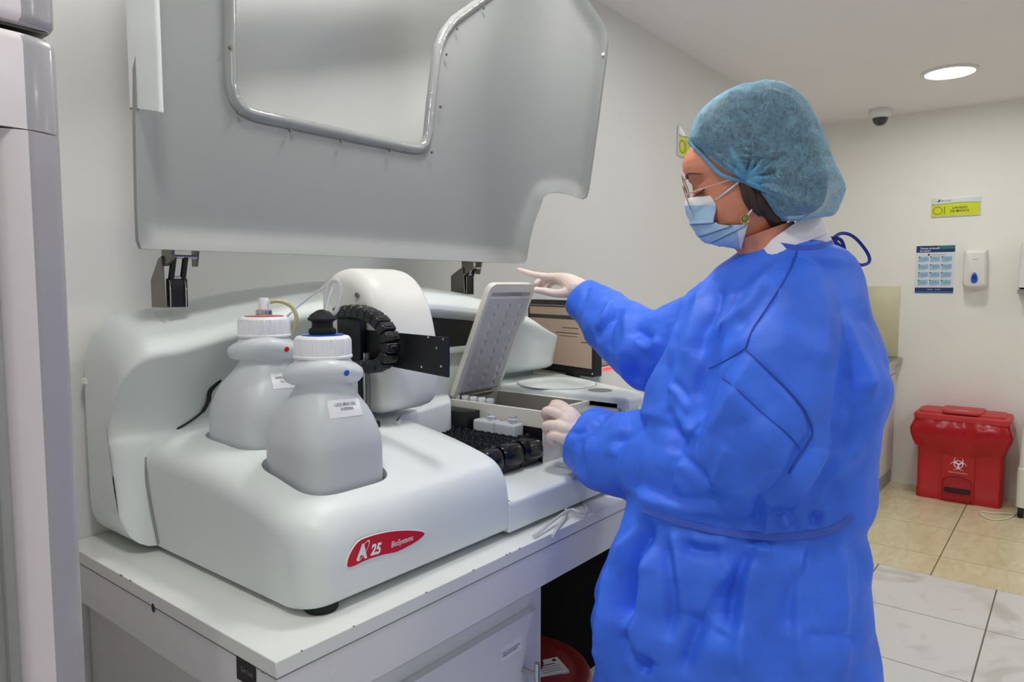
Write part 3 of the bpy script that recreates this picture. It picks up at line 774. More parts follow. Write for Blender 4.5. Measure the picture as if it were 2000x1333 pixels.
# ---- right deck over the reaction rotor
pl = rpoly([(1.7125, 0.955), (1.80, 0.945), (1.85, 0.985), (2.07, 1.42), (2.05, 1.56), (1.7125, 1.56)], [0.016, 0.03, 0.05, 0.06, 0.03, 0.016], 8)
mk('rotor_housing', *prism([(1.7125 + (p[0] - 1.7125) * 0.97, 0.966 + (p[1] - 0.95) * 0.97) for p in pl], (0, 0, 0), X_, Y_, Z_, 0.956, 1.092), M['abs'], AN, sharp=50)
mk('rotor_deck', *prism(pl, (0, 0, 0), X_, Y_, Z_, 1.080, 1.110, 0.012, 4), M['abs'], AN, sharp=50)
mk('deck_corner', *box((1.7132, 0.960, 1.06), (1.79, 1.085, 1.099), 0.003), M['abs'], AN)
c = V((1.835, 1.275, 1.1105)); g = G()
g.add(*lathe([(0.001, 0.004), (0.118, 0.004), (0.121, 0.003), (0.123, 0.0)], c, 64)); g.make('rotor_cover', M['abs'], AN)
mk('rotor_gap', *lathe([(0.123, 0.0), (0.123, 0.0008), (0.1255, 0.0008), (0.1255, 0.0)], c, 64, cap=False), M['devgrey'], AN)
mk('access_port', *lathe([(0.001, 0.0), (0.001, 0.0008), (0.036, 0.0008), (0.036, 0.0)], (1.80, 1.095, 1.1103), 40), M['lidin'], AN)
# ---- back housing (hump)
RZ = [(0.55, 1.358), (0.66, 1.363), (0.74, 1.376), (0.84, 1.398), (0.97, 1.414), (1.1, 1.428), (1.25, 1.432), (1.42, 1.424), (1.55, 1.408), (1.68, 1.384), (1.80, 1.352), (1.88, 1.322), (1.95, 1.285), (2.0, 1.25)]
NZ = [(0.55, 1.278), (0.70, 1.284), (0.80, 1.306), (0.95, 1.34), (1.2, 1.368), (1.38, 1.362), (1.56, 1.345), (1.70, 1.325), (1.85, 1.29), (2.0, 1.24)]
NY = [(0.55, 1.40), (0.8, 1.40), (1.2, 1.36), (1.56, 1.355), (1.8, 1.36), (2.0, 1.38)]
def hump(x):
    zr, zn, yn = lerp_tab(RZ, x), lerp_tab(NZ, x), lerp_tab(NY, x)
    zb = 1.118; dz = zn - zb
    q = min(1, max(0, (x - 1.0) / 0.2)); rec = 0.045 * q          # the recess under the nose is deeper in the middle and right
    if x > 1.72: rec *= max(0, 1 - (x - 1.72) / 0.1)
    e = min(1.0, max(0.0, (x - 1.72) / 0.12))                     # toward the right end the front closes below the nose
    f = lambda y, s: y + (s - y) * e
    P = [(1.44, 0.893), (1.462, 0.96), (1.478, 1.03), (1.486, 1.095), (1.494, zb), (f(1.486 + rec * .6, 1.405), zb + dz * .2), (f(1.462 + rec, 1.392), zb + dz * .48), (f(1.425 + rec, 1.382), zb + dz * .78), (f(yn + 0.012, yn + .004), zn - 0.018), (yn, zn), (yn + 0.008, zn + (zr - zn) * .25), (yn + 0.035, zn + (zr - zn) * .62), (yn + 0.075, zr - (zr - zn) * .16), (1.50, zr - 0.004), (1.542, zr), (1.585, zr - 0.008), (1.622, zr - 0.035), (1.636, zr - 0.10), (1.636, 1.0), (1.632, 0.91), (1.62, 0.893)]
    return P
secs = []
def hsec(x, x0=None, s=1.0):
    P = hump(x if x0 is None else x0)
    pp = spline([(0, a, b) for a, b in P], 4)
    cy_, cz_ = 1.565, 1.10
    return [V((x, cy_ + (p.y - cy_) * s, cz_ + (p.z - cz_) * s)) for p in pp]
ends = [(0.604, 0.70), (0.608, 0.80), (0.616, 0.88), (0.628, 0.945), (0.643, 0.985), (0.66, 1.0)]
for x, s in ends: secs.append(hsec(x, 0.66, s))
x = 0.69
while x < 1.96: secs.append(hsec(x)); x += 0.035
for x, s in ((1.975, 0.985), (1.995, 0.95), (2.008, 0.90), (2.014, 0.82)): secs.append(hsec(x, 1.96, s))
mk('back_housing', *loft(capped(secs)), M['abs'], AN, sharp=60)
# joint line between front and back mouldings
g = G(); g.add(*tube(spline([(0.6605, 1.437, 0.897), (0.6595, 1.460, 0.96), (0.659, 1.476, 1.02), (0.6625, 1.484, 1.068)], 6), 0.0024, 8)); g.make('joint_line', M['gasket'], AN)
# black tube painting in the shadow gap line, thicker where the lead shows
g = G(); g.add(*tube(spline([onY(345, 839, 1.494), onY(372, 823, 1.492), onY(396, 804, 1.486), onY(407, 784, 1.474), onY(411, 764, 1.468), onY(430, 742, 1.464)], 8), [0.0025] * 16 + [0.004] * 8 + [0.0048] * 17, 10)); tag(g.make('lead_and_gap', M['black'], AN), 'black lead with a drawn dark gap line')
# black rail slot under the nose
mk('rail_slot', *box((1.17, 1.405, 1.243), (1.70, 1.46, 1.334), 0.002), M['anod'], AN)
mk('rail_ledge', *box((1.17, 1.395, 1.225), (1.70, 1.46, 1.2425), 0.004), M['abs'], AN)
mk('rear_wall', *box((1.15, 1.42, 0.96), (1.72, 1.50, 1.225), 0.012), M['abs'], AN)
mk('rear_deck', *prism(rpoly([(1.10, 1.20), (1.19, 1.27), (1.40, 1.32), (1.48, 1.40), (1.48, 1.50), (1.10, 1.50)], 0.02, 5), (0, 0, 0), X_, Y_, Z_, 0.957, 1.108, 0.01, 3), M['abs'], AN)
# ---- feet
for x, y in ((0.708, 0.968), (1.75, 0.975), (0.72, 1.56), (1.9, 1.56)):
    mk('foot', *lathe([(0.002, 0.0), (0.026, 0.0), (0.028, 0.003), (0.028, 0.014), (0.002, 0.014)], (x, y, TOP + 0.0002), 32), M['rubber'], AN)
# ---- dome over the pipetting arm
DP = [(1.51, 1.12), (1.512, 1.25), (1.502, 1.33), (1.468, 1.40), (1.42, 1.44), (1.365, 1.458), (1.315, 1.455), (1.275, 1.438), (1.243, 1.405), (1.220, 1.36), (1.203, 1.30), (1.196, 1.24), (1.198, 1.18), (1.212, 1.142), (1.245, 1.125)]
DP = [(p.x, p.y) for p in spline([(a, b, 0) for a, b in DP], 4)]
secs = []
def dsec(x, ins):
    cy_, cz_ = 1.40, 1.22
    out = []
    for y, z in DP:
        d = V((0, y - cy_, z - cz_)); L_ = d.length; out.append(V((x, cy_, cz_)) + d * max(0.1, (L_ - ins) / L_))
    return out
for k in range(9):
    a = PI / 2 * k / 8; secs.append(dsec(1.055 + 0.045 * (1 - math.cos(a)), 0.040 * (1 - math.sin(a))))
for x in (1.13, 1.17, 1.21): secs.append(dsec(x, 0))
for k in range(1, 6):
    a = PI / 2 * k / 5; secs.append(dsec(1.21 + 0.03 * math.sin(a), 0.03 * (1 - math.cos(a))))
ac = mk('arm_cover', *loft(capped(secs)), M['armwhite'], AN, sharp=60)
for px_, py_ in ((608, 577), (698, 577)):
    c = onX(px_, py_, 1.0535)
    mk('screw', *disc(c, (-1, 0, 0), 0.0062, 0.003, 16), M['steeldark'], ac)
# ---- arm: carriage block, plate, chain, probe column
cp = onX(655, 605, 1.04); cq = onX(725, 720, 1.04)
mk('arm_carriage', *box((1.035, cq.y + 0.03, cq.z + 0.0), (1.0545, cp.y - 0.01, cp.z), 0.003), M['black'], AN)
p0, p1 = onX(779, 651, 1.05), onX(873, 660, 1.05); p2, p3 = onX(873, 738, 1.05), onX(755, 713, 1.05)
k_ = (p1.z - p0.z) / (p1.y - p0.y); yb = 1.335
pl = [(p1.y, p1.z), (p2.y, p2.z), (yb, p3.z + (p3.z - p2.z) / (p3.y - p2.y) * (yb - p3.y) * 0.6), (yb, p0.z + 0.004)]
ap_ = mk('arm_plate', *prism(pl, (1.052, 0, 0), Y_, Z_, X_, 0.0, 0.006), M['anod'], AN, smooth=False)
mk('arm_bracket', *box((1.0585, p1.y + 0.012, p2.z + 0.02), (1.072, p1.y + 0.05, p1.z - 0.02), 0.002), M['anod'], AN)
for q in ((837, 659), (866, 663), (853, 680), (790, 713), (824, 717), (862, 716)):
    mk('screw', *disc(onX(q[0], q[1], 1.0518), (-1, 0, 0), 0.0024, 0.0012, 12), M['chrome'], ap_)
ch = [onX(a, b, 1.02) for a, b in ((662, 612), (700, 608), (735, 622), (758, 650), (764, 680), (756, 704), (735, 716), (705, 716))]
ch = spline(ch, 10)
# resample to equal link lengths
acc = [0]
for a, b in zip(ch, ch[1:]): acc.append(acc[-1] + (b - a).length)
nl = 15; g = G(); Ltot = acc[-1]
def chat(s):
    for i in range(len(ch) - 1):
        if acc[i + 1] >= s or i == len(ch) - 2:
            t_ = (s - acc[i]) / max(1e-9, acc[i + 1] - acc[i]); return ch[i].lerp(ch[i + 1], t_), (ch[i + 1] - ch[i]).normalized()
for k in range(nl):
    a, _ = chat(Ltot * (k + 0.02) / nl); b, _ = chat(Ltot * (k + 0.98) / nl); tdir = (b - a).normalized(); nrm = X_.cross(tdir)
    mid = (a + b) / 2; hl = (b - a).length / 2
    vs2, fs2 = box((-hl * 1.04, -0.0125, -0.019), (hl * 1.04, 0.0125, 0.019), 0.003, 1)
    g.add([mid + tdir * v.x + nrm * v.y + X_ * v.z for v in vs2], fs2)
    vs2, fs2 = box((-hl * 0.55, -0.0145, -0.012), (hl * 0.55, 0.0145, 0.012), 0.002, 1)
    g.add([mid + tdir * v.x + nrm * v.y + X_ * v.z for v in vs2], fs2)
g.make('cable_chain', M['black'], AN)
for (a, b), r, mm in (((703, 690), 0.006, 'blackgloss'), ((712, 690), 0.0032, 'chrome'), ((718, 690), 0.005, 'steeldark')):
    p = onX(a, b, 1.035); mk('probe_column', *tube([(p.x, p.y, 1.115), (p.x, p.y, p.z)], r, 12), M[mm], AN)
p = onX(715, 795, 1.035); mk('probe_base', *box((1.02, p.y - 0.02, 1.095), (1.06, p.y + 0.03, 1.116), 0.003), M['black'], AN)

# ---- raised cover (lid) with window
PLAN = spline([(0.55, 1.40, 0), (0.70, 1.40, 0), (0.90, 1.40, 0), (1.2, 1.40, 0), (1.45, 1.40, 0), (1.62, 1.398, 0), (1.74, 1.385, 0), (1.82, 1.35, 0), (1.87, 1.29, 0), (1.90, 1.21, 0), (1.915, 1.12, 0), (1.925, 1.0, 0), (1.93, 0.85, 0)], 14)
pacc = [0]
for a, b in zip(PLAN, PLAN[1:]): pacc.append(pacc[-1] + (b - a).length)
def plan_at(s):
    s = min(max(s, 0), pacc[-1] - 1e-6); i = int(np.searchsorted(pacc, s, side='right')) - 1
    tdir = (PLAN[i + 1] - PLAN[i]).normalized(); p = PLAN[i] + tdir * (s - pacc[i])
    # smooth normal
    j = min(len(PLAN) - 2, i + 3); h = max(0, i - 3); tn = (PLAN[j + 1] - PLAN[h]).normalized()
    return p, V((tn.y, -tn.x, 0))
def lid_sz(px_, py_):
    d = ray(px_, py_)
    for i in range(len(PLAN) - 1):
        a, b = PLAN[i], PLAN[i + 1]; e = b - a
        den = d.x * e.y - d.y * e.x
        if abs(den) < 1e-9: continue
        k = (a.x * e.y - a.y * e.x) / den; u_ = (a.x * d.y - a.y * d.x) / den
        if k > 0 and -1e-6 <= u_ <= 1 + 1e-6: return (pacc[i] + e.length * u_, CAM.z + d.z * k)
    raise ValueError((px_, py_))
OUT = [(256, 470), (262, 487), (400, 492), (600, 499), (800, 507), (1000, 515), (1014, 515), (1020, 507), (1027, 470), (1036, 440), (1048, 412), (1060, 388), (1072, 379), (1090, 378), (1110, 381), (1128, 388), (1142, 391), (1150, 387), (1155, 372), (1162, 325), (1175, 235), (1190, 120), (1193, 85), (1188, 58), (1174, 34), (1150, 0), (1120, -50), (1080, -110), (1000, -190), (700, -210), (262, -210), (250, -190), (250, 0), (250, 240), (253, 400)]
WIN = [(455, -60), (456, 100), (457, 165), (463, 192), (478, 210), (500, 218), (600, 240), (700, 262), (800, 283), (816, 285), (827, 279), (832, 264), (838, 200), (848, 118), (853, 88), (864, 60), (884, 34), (920, 8), (962, -22), (985, -60), (970, -78), (480, -78)]
OS = resample([lid_sz(*p) for p in OUT], 0.012); WS = resample([lid_sz(*p) for p in WIN], 0.012)
def offset(poly, d):
    out = []; n = len(poly); A = sum(poly[i - 1][0] * poly[i][1] - poly[i][0] * poly[i - 1][1] for i in range(n))
    for i in range(n):
        a, b = poly[i - 2], poly[(i + 2) % n]; tx, ty = b[0] - a[0], b[1] - a[1]; L_ = math.hypot(tx, ty) or 1
        s = 1 if A > 0 else -1; out.append((poly[i][0] + ty / L_ * d * s, poly[i][1] - tx / L_ * d * s))
    return out
def lid_shell(name, outer, holes, depth, back, m, parent, step=0.02, **kw):
    v2, f2 = cdt(outer, holes, step); dep = depth(v2); n = len(v2); vs = []
    for (s, z), d in zip(v2, dep):
        p, nn = plan_at(s); vs.append(V((p.x, p.y, z)) + nn * float(d))
    for (s, z), d in zip(v2, dep):
        p, nn = plan_at(s); vs.append(V((p.x, p.y, z)) + nn * (float(d) - back))
    fs = list(f2) + [tuple(i + n for i in f[::-1]) for f in f2]
    ec = {}
    for f in f2:
        for a, b in zip(f, f[1:] + f[:1]): ec[(a, b)] = 1
    for (a, b) in list(ec):
        if (b, a) not in ec: fs.append((a, b, b + n, a + n))
    return mk(name, vs, fs, m, parent, **kw)
def rim_depth(v2):
    d = segdist(v2, OS); t_ = np.clip(1 - d / 0.042, 0, 1); return 0.030 * (t_ * t_ * (3 - 2 * t_)) ** 0.8
lid = lid_shell('lid', OS, [WS], rim_depth, 0.012, M['lidin'], AN, 0.018, sharp=45)
WO2 = offset(WS, 0.022); WI2 = offset(WS, -0.004)
fr = lid_shell('window_frame', WO2, [WI2], lambda v2: 0.003 + 0.009 * np.clip(segdist(v2, WO2) / 0.010, 0, 1) * np.clip(0.25 + segdist(v2, WI2) / 0.010, 0, 1), 0.010, M['lidframe'], lid, 0.007, sharp=60)
lid_shell('window_pane', offset(WS, 0.004), [], lambda v2: np.full(len(v2), -0.004), 0.003, M['pane'], lid, 0.06)
for q in ((444, 95), (460, 221), (562, 257), (661, 277), (756, 295), (838, 299), (855, 210), (867, 108), (888, 58), (940, 18)):
    s, z = lid_sz(*q); p, nn = plan_at(s); mk('screw', *disc(V((p.x, p.y, z)) + nn * 0.009, nn, 0.0036, 0.005, 12), M['steeldark'], lid)
s, z = lid_sz(1187, 112); p, nn = plan_at(s - 0.002)
mk('bumper', *lathe([(0.001, 0.007), (0.004, 0.006), (0.006, 0.003), (0.006, 0.0)], V((p.x, p.y, z)) + nn * 0.028, 16, ax=(nn.cross(Z_), Z_, nn)), M['capwhite'], lid)
# left side strip of the cover, its lit outer face coloured lighter
q0 = onY(253, 240, 1.40); q1 = onY(311, 236, 1.30)
pl = [(0.0, 0.0), (0.10, 0.0), (0.10, 0.018), (0.078, 0.020), (0.066, 0.010), (0.0, 0.008)]
secs = []
for z, dy in ((1.745, 0.0), (1.75, 0.0), (2.24, 0.0)):
    secs.append([V((q0.x + (q1.x - q0.x) * a / 0.10 + b * 0.5, 1.398 - a, z + (0.018 * math.sin(a * 45) if z < 2 else 0))) for a, b in rpoly(pl, 0.006, 4)])
mk('side_wall', *loft(secs), M['abs'], lid, sharp=50)
# ---- hinges
def hinge(x, z0, z1, s, yy):
    h = mk('hinge', *prism([(yy - 0.002, z0), (yy + 0.052 * s, z0), (yy + 0.052 * s, z0 + 0.055), (yy + 0.018 * s, z1 - 0.006), (yy + 0.004, z1)], (x, 0, 0), Y_, Z_, X_, 0.0, 0.004), M['steeldark'], AN, smooth=False)
    mk('arm', *box((x + 0.012, yy + 0.004, z0), (x + 0.052, yy + 0.016, z0 + 0.058), 0.002), M['black'], h)
    g = G()
    for dx in (0.014, 0.046): g.add(*tube([(x + dx, yy + 0.002, z0), (x + dx, yy + 0.002, z0 + 0.05), (x + dx, yy + 0.008, z0 + 0.058)], 0.0016, 8))
    g.make('spring_rod', M['chrome'], h)
    g = G(); g.add(*prism([(yy - 0.004, z1 - 0.020), (yy + 0.012, z1 - 0.020), (yy + 0.012, z1 + 0.022), (yy - 0.03, z1 + 0.022), (yy - 0.03, z1 - 0.006)], (x + 0.0045, 0, 0), Y_, Z_, X_, 0, 0.006))
    g.add(*box((x + 0.0045, yy - 0.03, z1 + 0.015), (x + 0.075, yy + 0.012, z1 + 0.0225)))
    g.add(*prism([(yy - 0.002, z1 - 0.020), (yy + 0.012, z1 - 0.020), (yy + 0.012, z1 + 0.02), (yy - 0.012, z1 + 0.02)], (x + 0.066, 0, 0), Y_, Z_, X_, 0, 0.006))
    g.make('mounting_plate', M['steeldark'], h, smooth=False)
    g = G(); g.add(*tube([(x + 0.011, yy - 0.006, z1 - 0.001), (x + 0.066, yy - 0.006, z1 - 0.001)], 0.004, 12)); g.add(*tube([(x + 0.016, yy + 0.004, z0 + 0.06), (x + 0.048, yy + 0.004, z0 + 0.06)], 0.0035, 12)); g.make('pin', M['chrome'], h)
    g = G()
    for dx in (0.018, 0.042): g.add(*tube([(x + dx, yy + 0.004, z0 + 0.058), (x + dx + 0.002, yy - 0.006, z1 - 0.001)], 0.006, 8))
    g.make('link', M['black'], h)
hl_ = onY(318, 585, 1.425); hinge(hl_.x + 0.002, 1.375, onY(318, 500, 1.425).z, 1.0, 1.425)
hr_ = onY(905, 570, 1.425); hinge(hr_.x + 0.002, 1.392, onY(905, 522, 1.425).z, 1.0, 1.425)

# ---- cooled reagent tray with its own lid, half closed
tx0, tx1, ty0, ty1, tz0, tz1 = 1.487, 1.712, 1.074, 1.412, 0.957, 1.0925
g = G()
for lo, hi in (((tx0, ty0, 1.047), (tx0 + 0.009, ty1, tz1)), ((tx1 - 0.009, ty0, tz0), (tx1, ty1, tz1)), ((tx0 + 0.009, ty0, tz0), (tx1 - 0.009, ty0 + 0.009, tz1)), ((tx0 + 0.009, ty1 - 0.009, tz0), (tx1 - 0.009, ty1, tz1))):
    g.add(*box(lo, hi, 0.001, 1))
g.add(*box((tx0, ty0, tz0), (tx0 + 0.009, ty0 + 0.004, 1.047), 0.0005, 1))
tray = g.make('reagent_tray', M['cream'], AN)
g = G()
for lo, hi in (((tx0 + 0.0092, ty0 + 0.0092, tz0), (tx0 + 0.011, ty1 - 0.0092, tz1 - 0.006)), ((tx1 - 0.011, ty0 + 0.0092, tz0), (tx1 - 0.0092, ty1 - 0.0092, tz1 - 0.001)), ((tx0 + 0.0092, ty1 - 0.011, tz0), (tx1 - 0.0092, ty1 - 0.0092, tz1 - 0.001)), ((tx0 + 0.009, ty0 + 0.009, tz0), (tx1 - 0.009, ty1 - 0.009, tz0 + 0.003))):
    g.add(*box(lo, hi))
tag(g.make('lining', M['traysteel'], tray, smooth=False), 'brushed steel lining')
mk('tray_rail', *box((tx0 + 0.0005, ty0 + 0.0045, tz0), (tx0 + 0.0085, ty1, 1.0465)), M['black'], tray)
mk('bottle_holder', *box((tx0 + 0.0115, ty0 + 0.05, tz0 + 0.0035), (tx0 + 0.10, ty1 - 0.012, 1.045), 0.002), M['black'], tray)
mk('front_end', *box((1.60, 0.972, 0.957), (1.765, 1.0738, 1.0805), 0.008, 3), M['lidin'], AN)
mk('reader_block', *box((1.43, 1.292, 0.957), (1.4865, 1.46, 1.073), 0.002), M['black'], AN)
mk('reader_post', *box((1.415, 1.40, 0.957), (1.43, 1.47, 1.088), 0.002), M['black'], AN)
# lid of the tray: plane from hinge (back, low) to its free edge (front, high)
HB = V((tx0 + 0.006, ty1 - 0.006, tz1 + 0.004)); TE = V((tx0 + 0.006, 1.262, 1.419))
lu = X_; lv = (TE - HB).normalized(); LV = (TE - HB).length + 0.006; LU = 0.208; ln = lu.cross(lv)
if ln.y > 0: ln = -ln
# underside normal points to the front
pl = rpoly([(0, 0), (LU, 0), (LU, LV), (0, LV)], [0.006, 0.006, 0.03, 0.03], 6)
tl = mk('tray_lid', *prism(pl, HB, lu, lv, -ln, -0.006, 0.016, 0.010, 4), M['cream'], AN, sharp=50)
# inner panel with rows of round dimples
pu0, pu1, pv0, pv1 = 0.012, LU - 0.012, 0.012, LV - 0.020; NU, NV = 84, 132; vs = []; fs = []
dc = [(pu0 + (pu1 - pu0) * (0.2 + 0.3 * c + 0.012 * (r % 2)), pv0 + (pv1 - pv0) * (0.06 + r * 0.088)) for r in range(10) for c in range(3)]
for j in range(NV + 1):
    for i in range(NU + 1):
        u_ = pu0 + (pu1 - pu0) * i / NU; v_ = pv0 + (pv1 - pv0) * j / NV; d = 0.004
        e = min(u_ - pu0, pu1 - u_, v_ - pv0, pv1 - v_); d += 0.003 * min(1, e / 0.004)
        if v_ > pv1 - 0.022: d -= 0.003 * min(1, (v_ - pv1 + 0.022) / 0.003)
        for a, b in dc:
            r2 = math.hypot(u_ - a, v_ - b)
            if r2 < 0.0105: d -= 0.0026 * (1 + math.cos(PI * r2 / 0.0105))
        vs.append(HB + lu * u_ + lv * v_ + ln * (0.002 + d))
for j in range(NV):
    for i in range(NU): k = j * (NU + 1) + i; fs.append((k, k + 1, k + NU + 2, k + NU + 1))
tag(mk('dimpled_panel', vs, fs, M['panel'], tl, sharp=60), 'grey inner panel with rows of dimples')
g = G(); g.add(*box((tx0 + 0.03, ty1 - 0.018, tz1 - 0.004), (tx1 - 0.05, ty1 - 0.0115, tz1 + 0.012), 0.001, 1)); g.add(*tube([(tx0 + 0.03, ty1 - 0.020, tz1 + 0.004), (tx1 - 0.05, ty1 - 0.020, tz1 + 0.004)], 0.004, 10))
g.make('piano_hinge', M['steeldark'], tl)

# ---- badge on the front face
q0, q1 = onY(677, 1108, 0.9305), onY(830, 1047, 0.9305)
un = V((0, -1, 0))
BADGE = [(185, 890), (205, 780), (250, 660), (330, 520), (400, 430), (470, 375), (560, 335), (760, 270), (1000, 215), (1200, 188), (1420, 178), (1600, 185), (1720, 200), (1775, 230), (1780, 250), (1740, 300), (1640, 385), (1500, 470), (1350, 550), (1220, 610), (1130, 635), (950, 668), (800, 710), (620, 770), (480, 830), (340, 900), (250, 930), (205, 930)]
bp = []
for a, b in BADGE:
    p = onY(660 + a * 0.095, 1020 + b * 0.095, 0.9305); bp.append((p.x, p.z))
bo = offset(resample(bp, 0.004), 0.0012)
bd = mk('badge', *prism(bo, (0, 0.9325, 0), X_, Z_, un, 0.0, 0.0022), M['white'], AN, smooth=False)
mk('badge_field', *prism(bp, (0, 0.9325, 0), X_, Z_, un, 0.0, 0.0026), M['red'], bd, smooth=False)
def badge_text(s, ax_, ay_, bx_, by_, h, sh, bold, sx=1.0, nm='lettering'):
    a = onY(660 + ax_ * 0.095, 1020 + ay_ * 0.095, 0.9297); b = onY(660 + bx_ * 0.095, 1020 + by_ * 0.095, 0.9297)
    ux = (b - a).normalized(); text(s, h, a, ux, Z_, M['white'], bd, nm, 0.0003, bold=bold, shear=sh, sx=sx)
badge_text('A', 395, 770, 640, 715, 0.034, 0.18, 0.05, 0.86)
badge_text('25', 670, 685, 1000, 605, 0.0255, 0.28, 0.045, 0.86)
badge_text('BioSystems', 1090, 530, 1620, 345, 0.0148, 0.22, 0.01, 0.78)
ec = onY(660 + 525 * 0.095, 1020 + 590 * 0.095, 0.9294); vs = []
for k in range(40):
    a = 2 * PI * k / 40
    for r in (0.92, 1.06):
        e1, e2 = 0.0185 * r * math.cos(a), 0.0062 * r * math.sin(a); th = math.radians(48)
        vs.append(ec + X_ * (e1 * math.cos(th) - e2 * math.sin(th)) + Z_ * (e1 * math.sin(th) + e2 * math.cos(th)))
mk('orbit_mark', vs, [(2 * k, 2 * k + 1, (2 * k + 3) % 80, (2 * k + 2) % 80) for k in range(40)], M['white'], bd, smooth=False)

# ================================================================== BOTTLES IN THE WELLS
def big_bottle(name, c, dz, label, dot, kind, liquid_z):
    c = V(c) + V((0, 0, dz)); t = thing(name, (c.x, c.y, 0.975 + 0), label, 'bottle')
    H = [(0.006, 0.963), (0.078, 0.963), (0.084, 0.968), (0.0865, 0.98), (0.0868, 1.04), (0.0868, 1.09), (0.0866, 1.115), (0.086, 1.135), (0.0835, 1.155), (0.079, 1.175), (0.0725, 1.195), (0.064, 1.213), (0.0555, 1.227), (0.0505, 1.236), (0.0500, 1.241), (0.0560, 1.2445), (0.0655, 1.2495), (0.0715, 1.2565), (0.0730, 1.2640), (0.0710, 1.2715), (0.0640, 1.2775), (0.0550, 1.2815), (0.0490, 1.2845), (0.0475, 1.288), (0.0475, 1.30), (0.006, 1.30)]
    sqf = lambda z: 4.6 if z < 1.13 else max(2.0, 4.6 - (z - 1.13) / 0.085 * 2.6)
    wide = 1.0 if kind == 'sys' else 1.085
    pr = [(r * (wide + (1 - wide) * min(1, max(0, (z - 1.19) / 0.045))), z) for r, z in H]
    # wavy carrying ring: tilts with the angle
    secs = []; n = 72
    for r, z in pr:
        s = []; e = sqf(z)
        for k in range(n):
            a = 2 * PI * k / n; ca, sa = math.cos(a), math.sin(a); q = r / ((abs(ca) ** e + abs(sa) ** e) ** (1 / e))
            zz = z + (0.007 * math.cos(2 * (a + 2.2)) if 1.243 < z < 1.284 else 0)
            s.append(c + V((q * ca, q * sa, zz)))
        secs.append(s)
    body = mk('body', *loft(secs), M['hdpe'] if liquid_z else M['hdpe'], t, sharp=60)
    lz = liquid_z if liquid_z else 1.245
    secs = []
    inner = [(r - 0.0035, z) for r, z in pr[1:] if z < lz and z < 1.245]
    inner = [(0.003, 0.968)] + [(r, max(z, 0.968)) for r, z in inner]
    rl = np.interp(lz, [z for r, z in inner], [r for r, z in inner]); inner += [(float(rl), lz), (0.003, lz)]
    for r, z in inner:
        e = sqf(z); secs.append([c + V((r * math.cos(a) / ((abs(math.cos(a)) ** e + abs(math.sin(a)) ** e) ** (1 / e)), r * math.sin(a) / ((abs(math.cos(a)) ** e + abs(math.sin(a)) ** e) ** (1 / e)), z)) for a in [2 * PI * k / 48 for k in range(48)]])
    if liquid_z: tag(mk('liquid', *loft(secs), M['liquid'], t, sharp=60), 'grey liquid standing half way up')
    # ribbed screw cap
    rip = lambda a, z: 0.0011 * (1 if math.sin(a * 64) > 0 else -0.4) if 1.291 < z < 1.322 else 0
    cap = mk('cap', *lathe([(0.030, 1.286), (0.0525, 1.286), (0.0535, 1.288), (0.0535, 1.2905), (0.0510, 1.292), (0.0508, 1.318), (0.0500, 1.3225), (0.047, 1.326), (0.040, 1.3275), (0.002, 1.3275)], c, 256, ripple=rip), M['capwhite'], t, sharp=25)
    mk('cap_disc', *lathe([(0.002, 1.3275), (0.038, 1.3275), (0.038, 1.3295), (0.002, 1.3295)], c, 40), M['bluedot'] if kind == 'sys' else M['capdisc'], cap)
    d_ = V((-0.30, -0.954, 0)); q = onto(body, dot)
    mk('colour_dot', *lathe([(0.0005, 0.0022), (0.003, 0.002), (0.0052, 0.001), (0.006, -0.002)], q[0], 20, ax=(*frame_of(q[1]), q[1])), M['bluedot'] if kind == 'sys' else M['reddot'], t)
    return t, c, body
def bvh_of(o):
    o_ = WO[o]; me = o.data
    return BVHTree.FromPolygons([v.co + o_ for v in me.vertices], [tuple(p.vertices) for p in me.polygons])
def onto(o, px_):
    hit = bvh_of(o).ray_cast(CAM, ray(*px_).normalized())
    return hit[0], hit[1] if hit[1].dot(ray(*px_)) < 0 else -hit[1]
def sticker(body, quadpx, m, parent, nx=10, ny=6, lift=0.0008):
    """a paper label lying on the curved wall"""
    b = bvh_of(body); vs = []; q = [V((*p, 0)) for p in quadpx]
    for j in range(ny + 1):
        for i in range(nx + 1):
            u_, v_ = i / nx, j / ny; p = (q[0] * (1 - u_) + q[1] * u_) * (1 - v_) + (q[3] * (1 - u_) + q[2] * u_) * v_
            h = b.ray_cast(CAM, ray(p.x, p.y).normalized())
            if h[0] is None: h = b.find_nearest(vs[-1])
            nn = h[1] if h[1].dot(h[0] - CAM) < 0 else -h[1]; vs.append(h[0] + nn * lift)
    fs = [(j * (nx + 1) + i, j * (nx + 1) + i + 1, (j + 1) * (nx + 1) + i + 1, (j + 1) * (nx + 1) + i) for j in range(ny) for i in range(nx)]
    n = len(vs); c0 = sum(vs, V()) / n
    return mk('paper_label', vs, fs, m, parent), vs
def label_text(lines, quadpx, body, parent, size_frac, m):
    b = bvh_of(body); cs = []
    for p in quadpx:
        h = b.ray_cast(CAM, ray(*p).normalized()); cs.append(h[0])
    o = cs[3]; ux = (cs[2] - cs[3]); uy = (cs[0] - cs[3]); Lx, Ly = ux.length, uy.length
    ux.normalize(); uy = (uy - ux * uy.dot(ux)).normalized(); un = ux.cross(uy)
    tx = text(lines, Ly * size_frac, o + ux * (Lx * 0.53) + uy * (Ly * 0.58), ux, uy, m, parent, 'lettering', 0.0, align='CENTER', line=1.15, sx=0.9)
    # settle the letters on the curved paper
    for v in tx.data.vertices:
        wp = v.co + WO[tx]; h = b.find_nearest(wp); v.co = h[0] + (h[1] if h[1].dot(un) > 0 else -h[1]) * 0.0014 - WO[tx]
    return tx
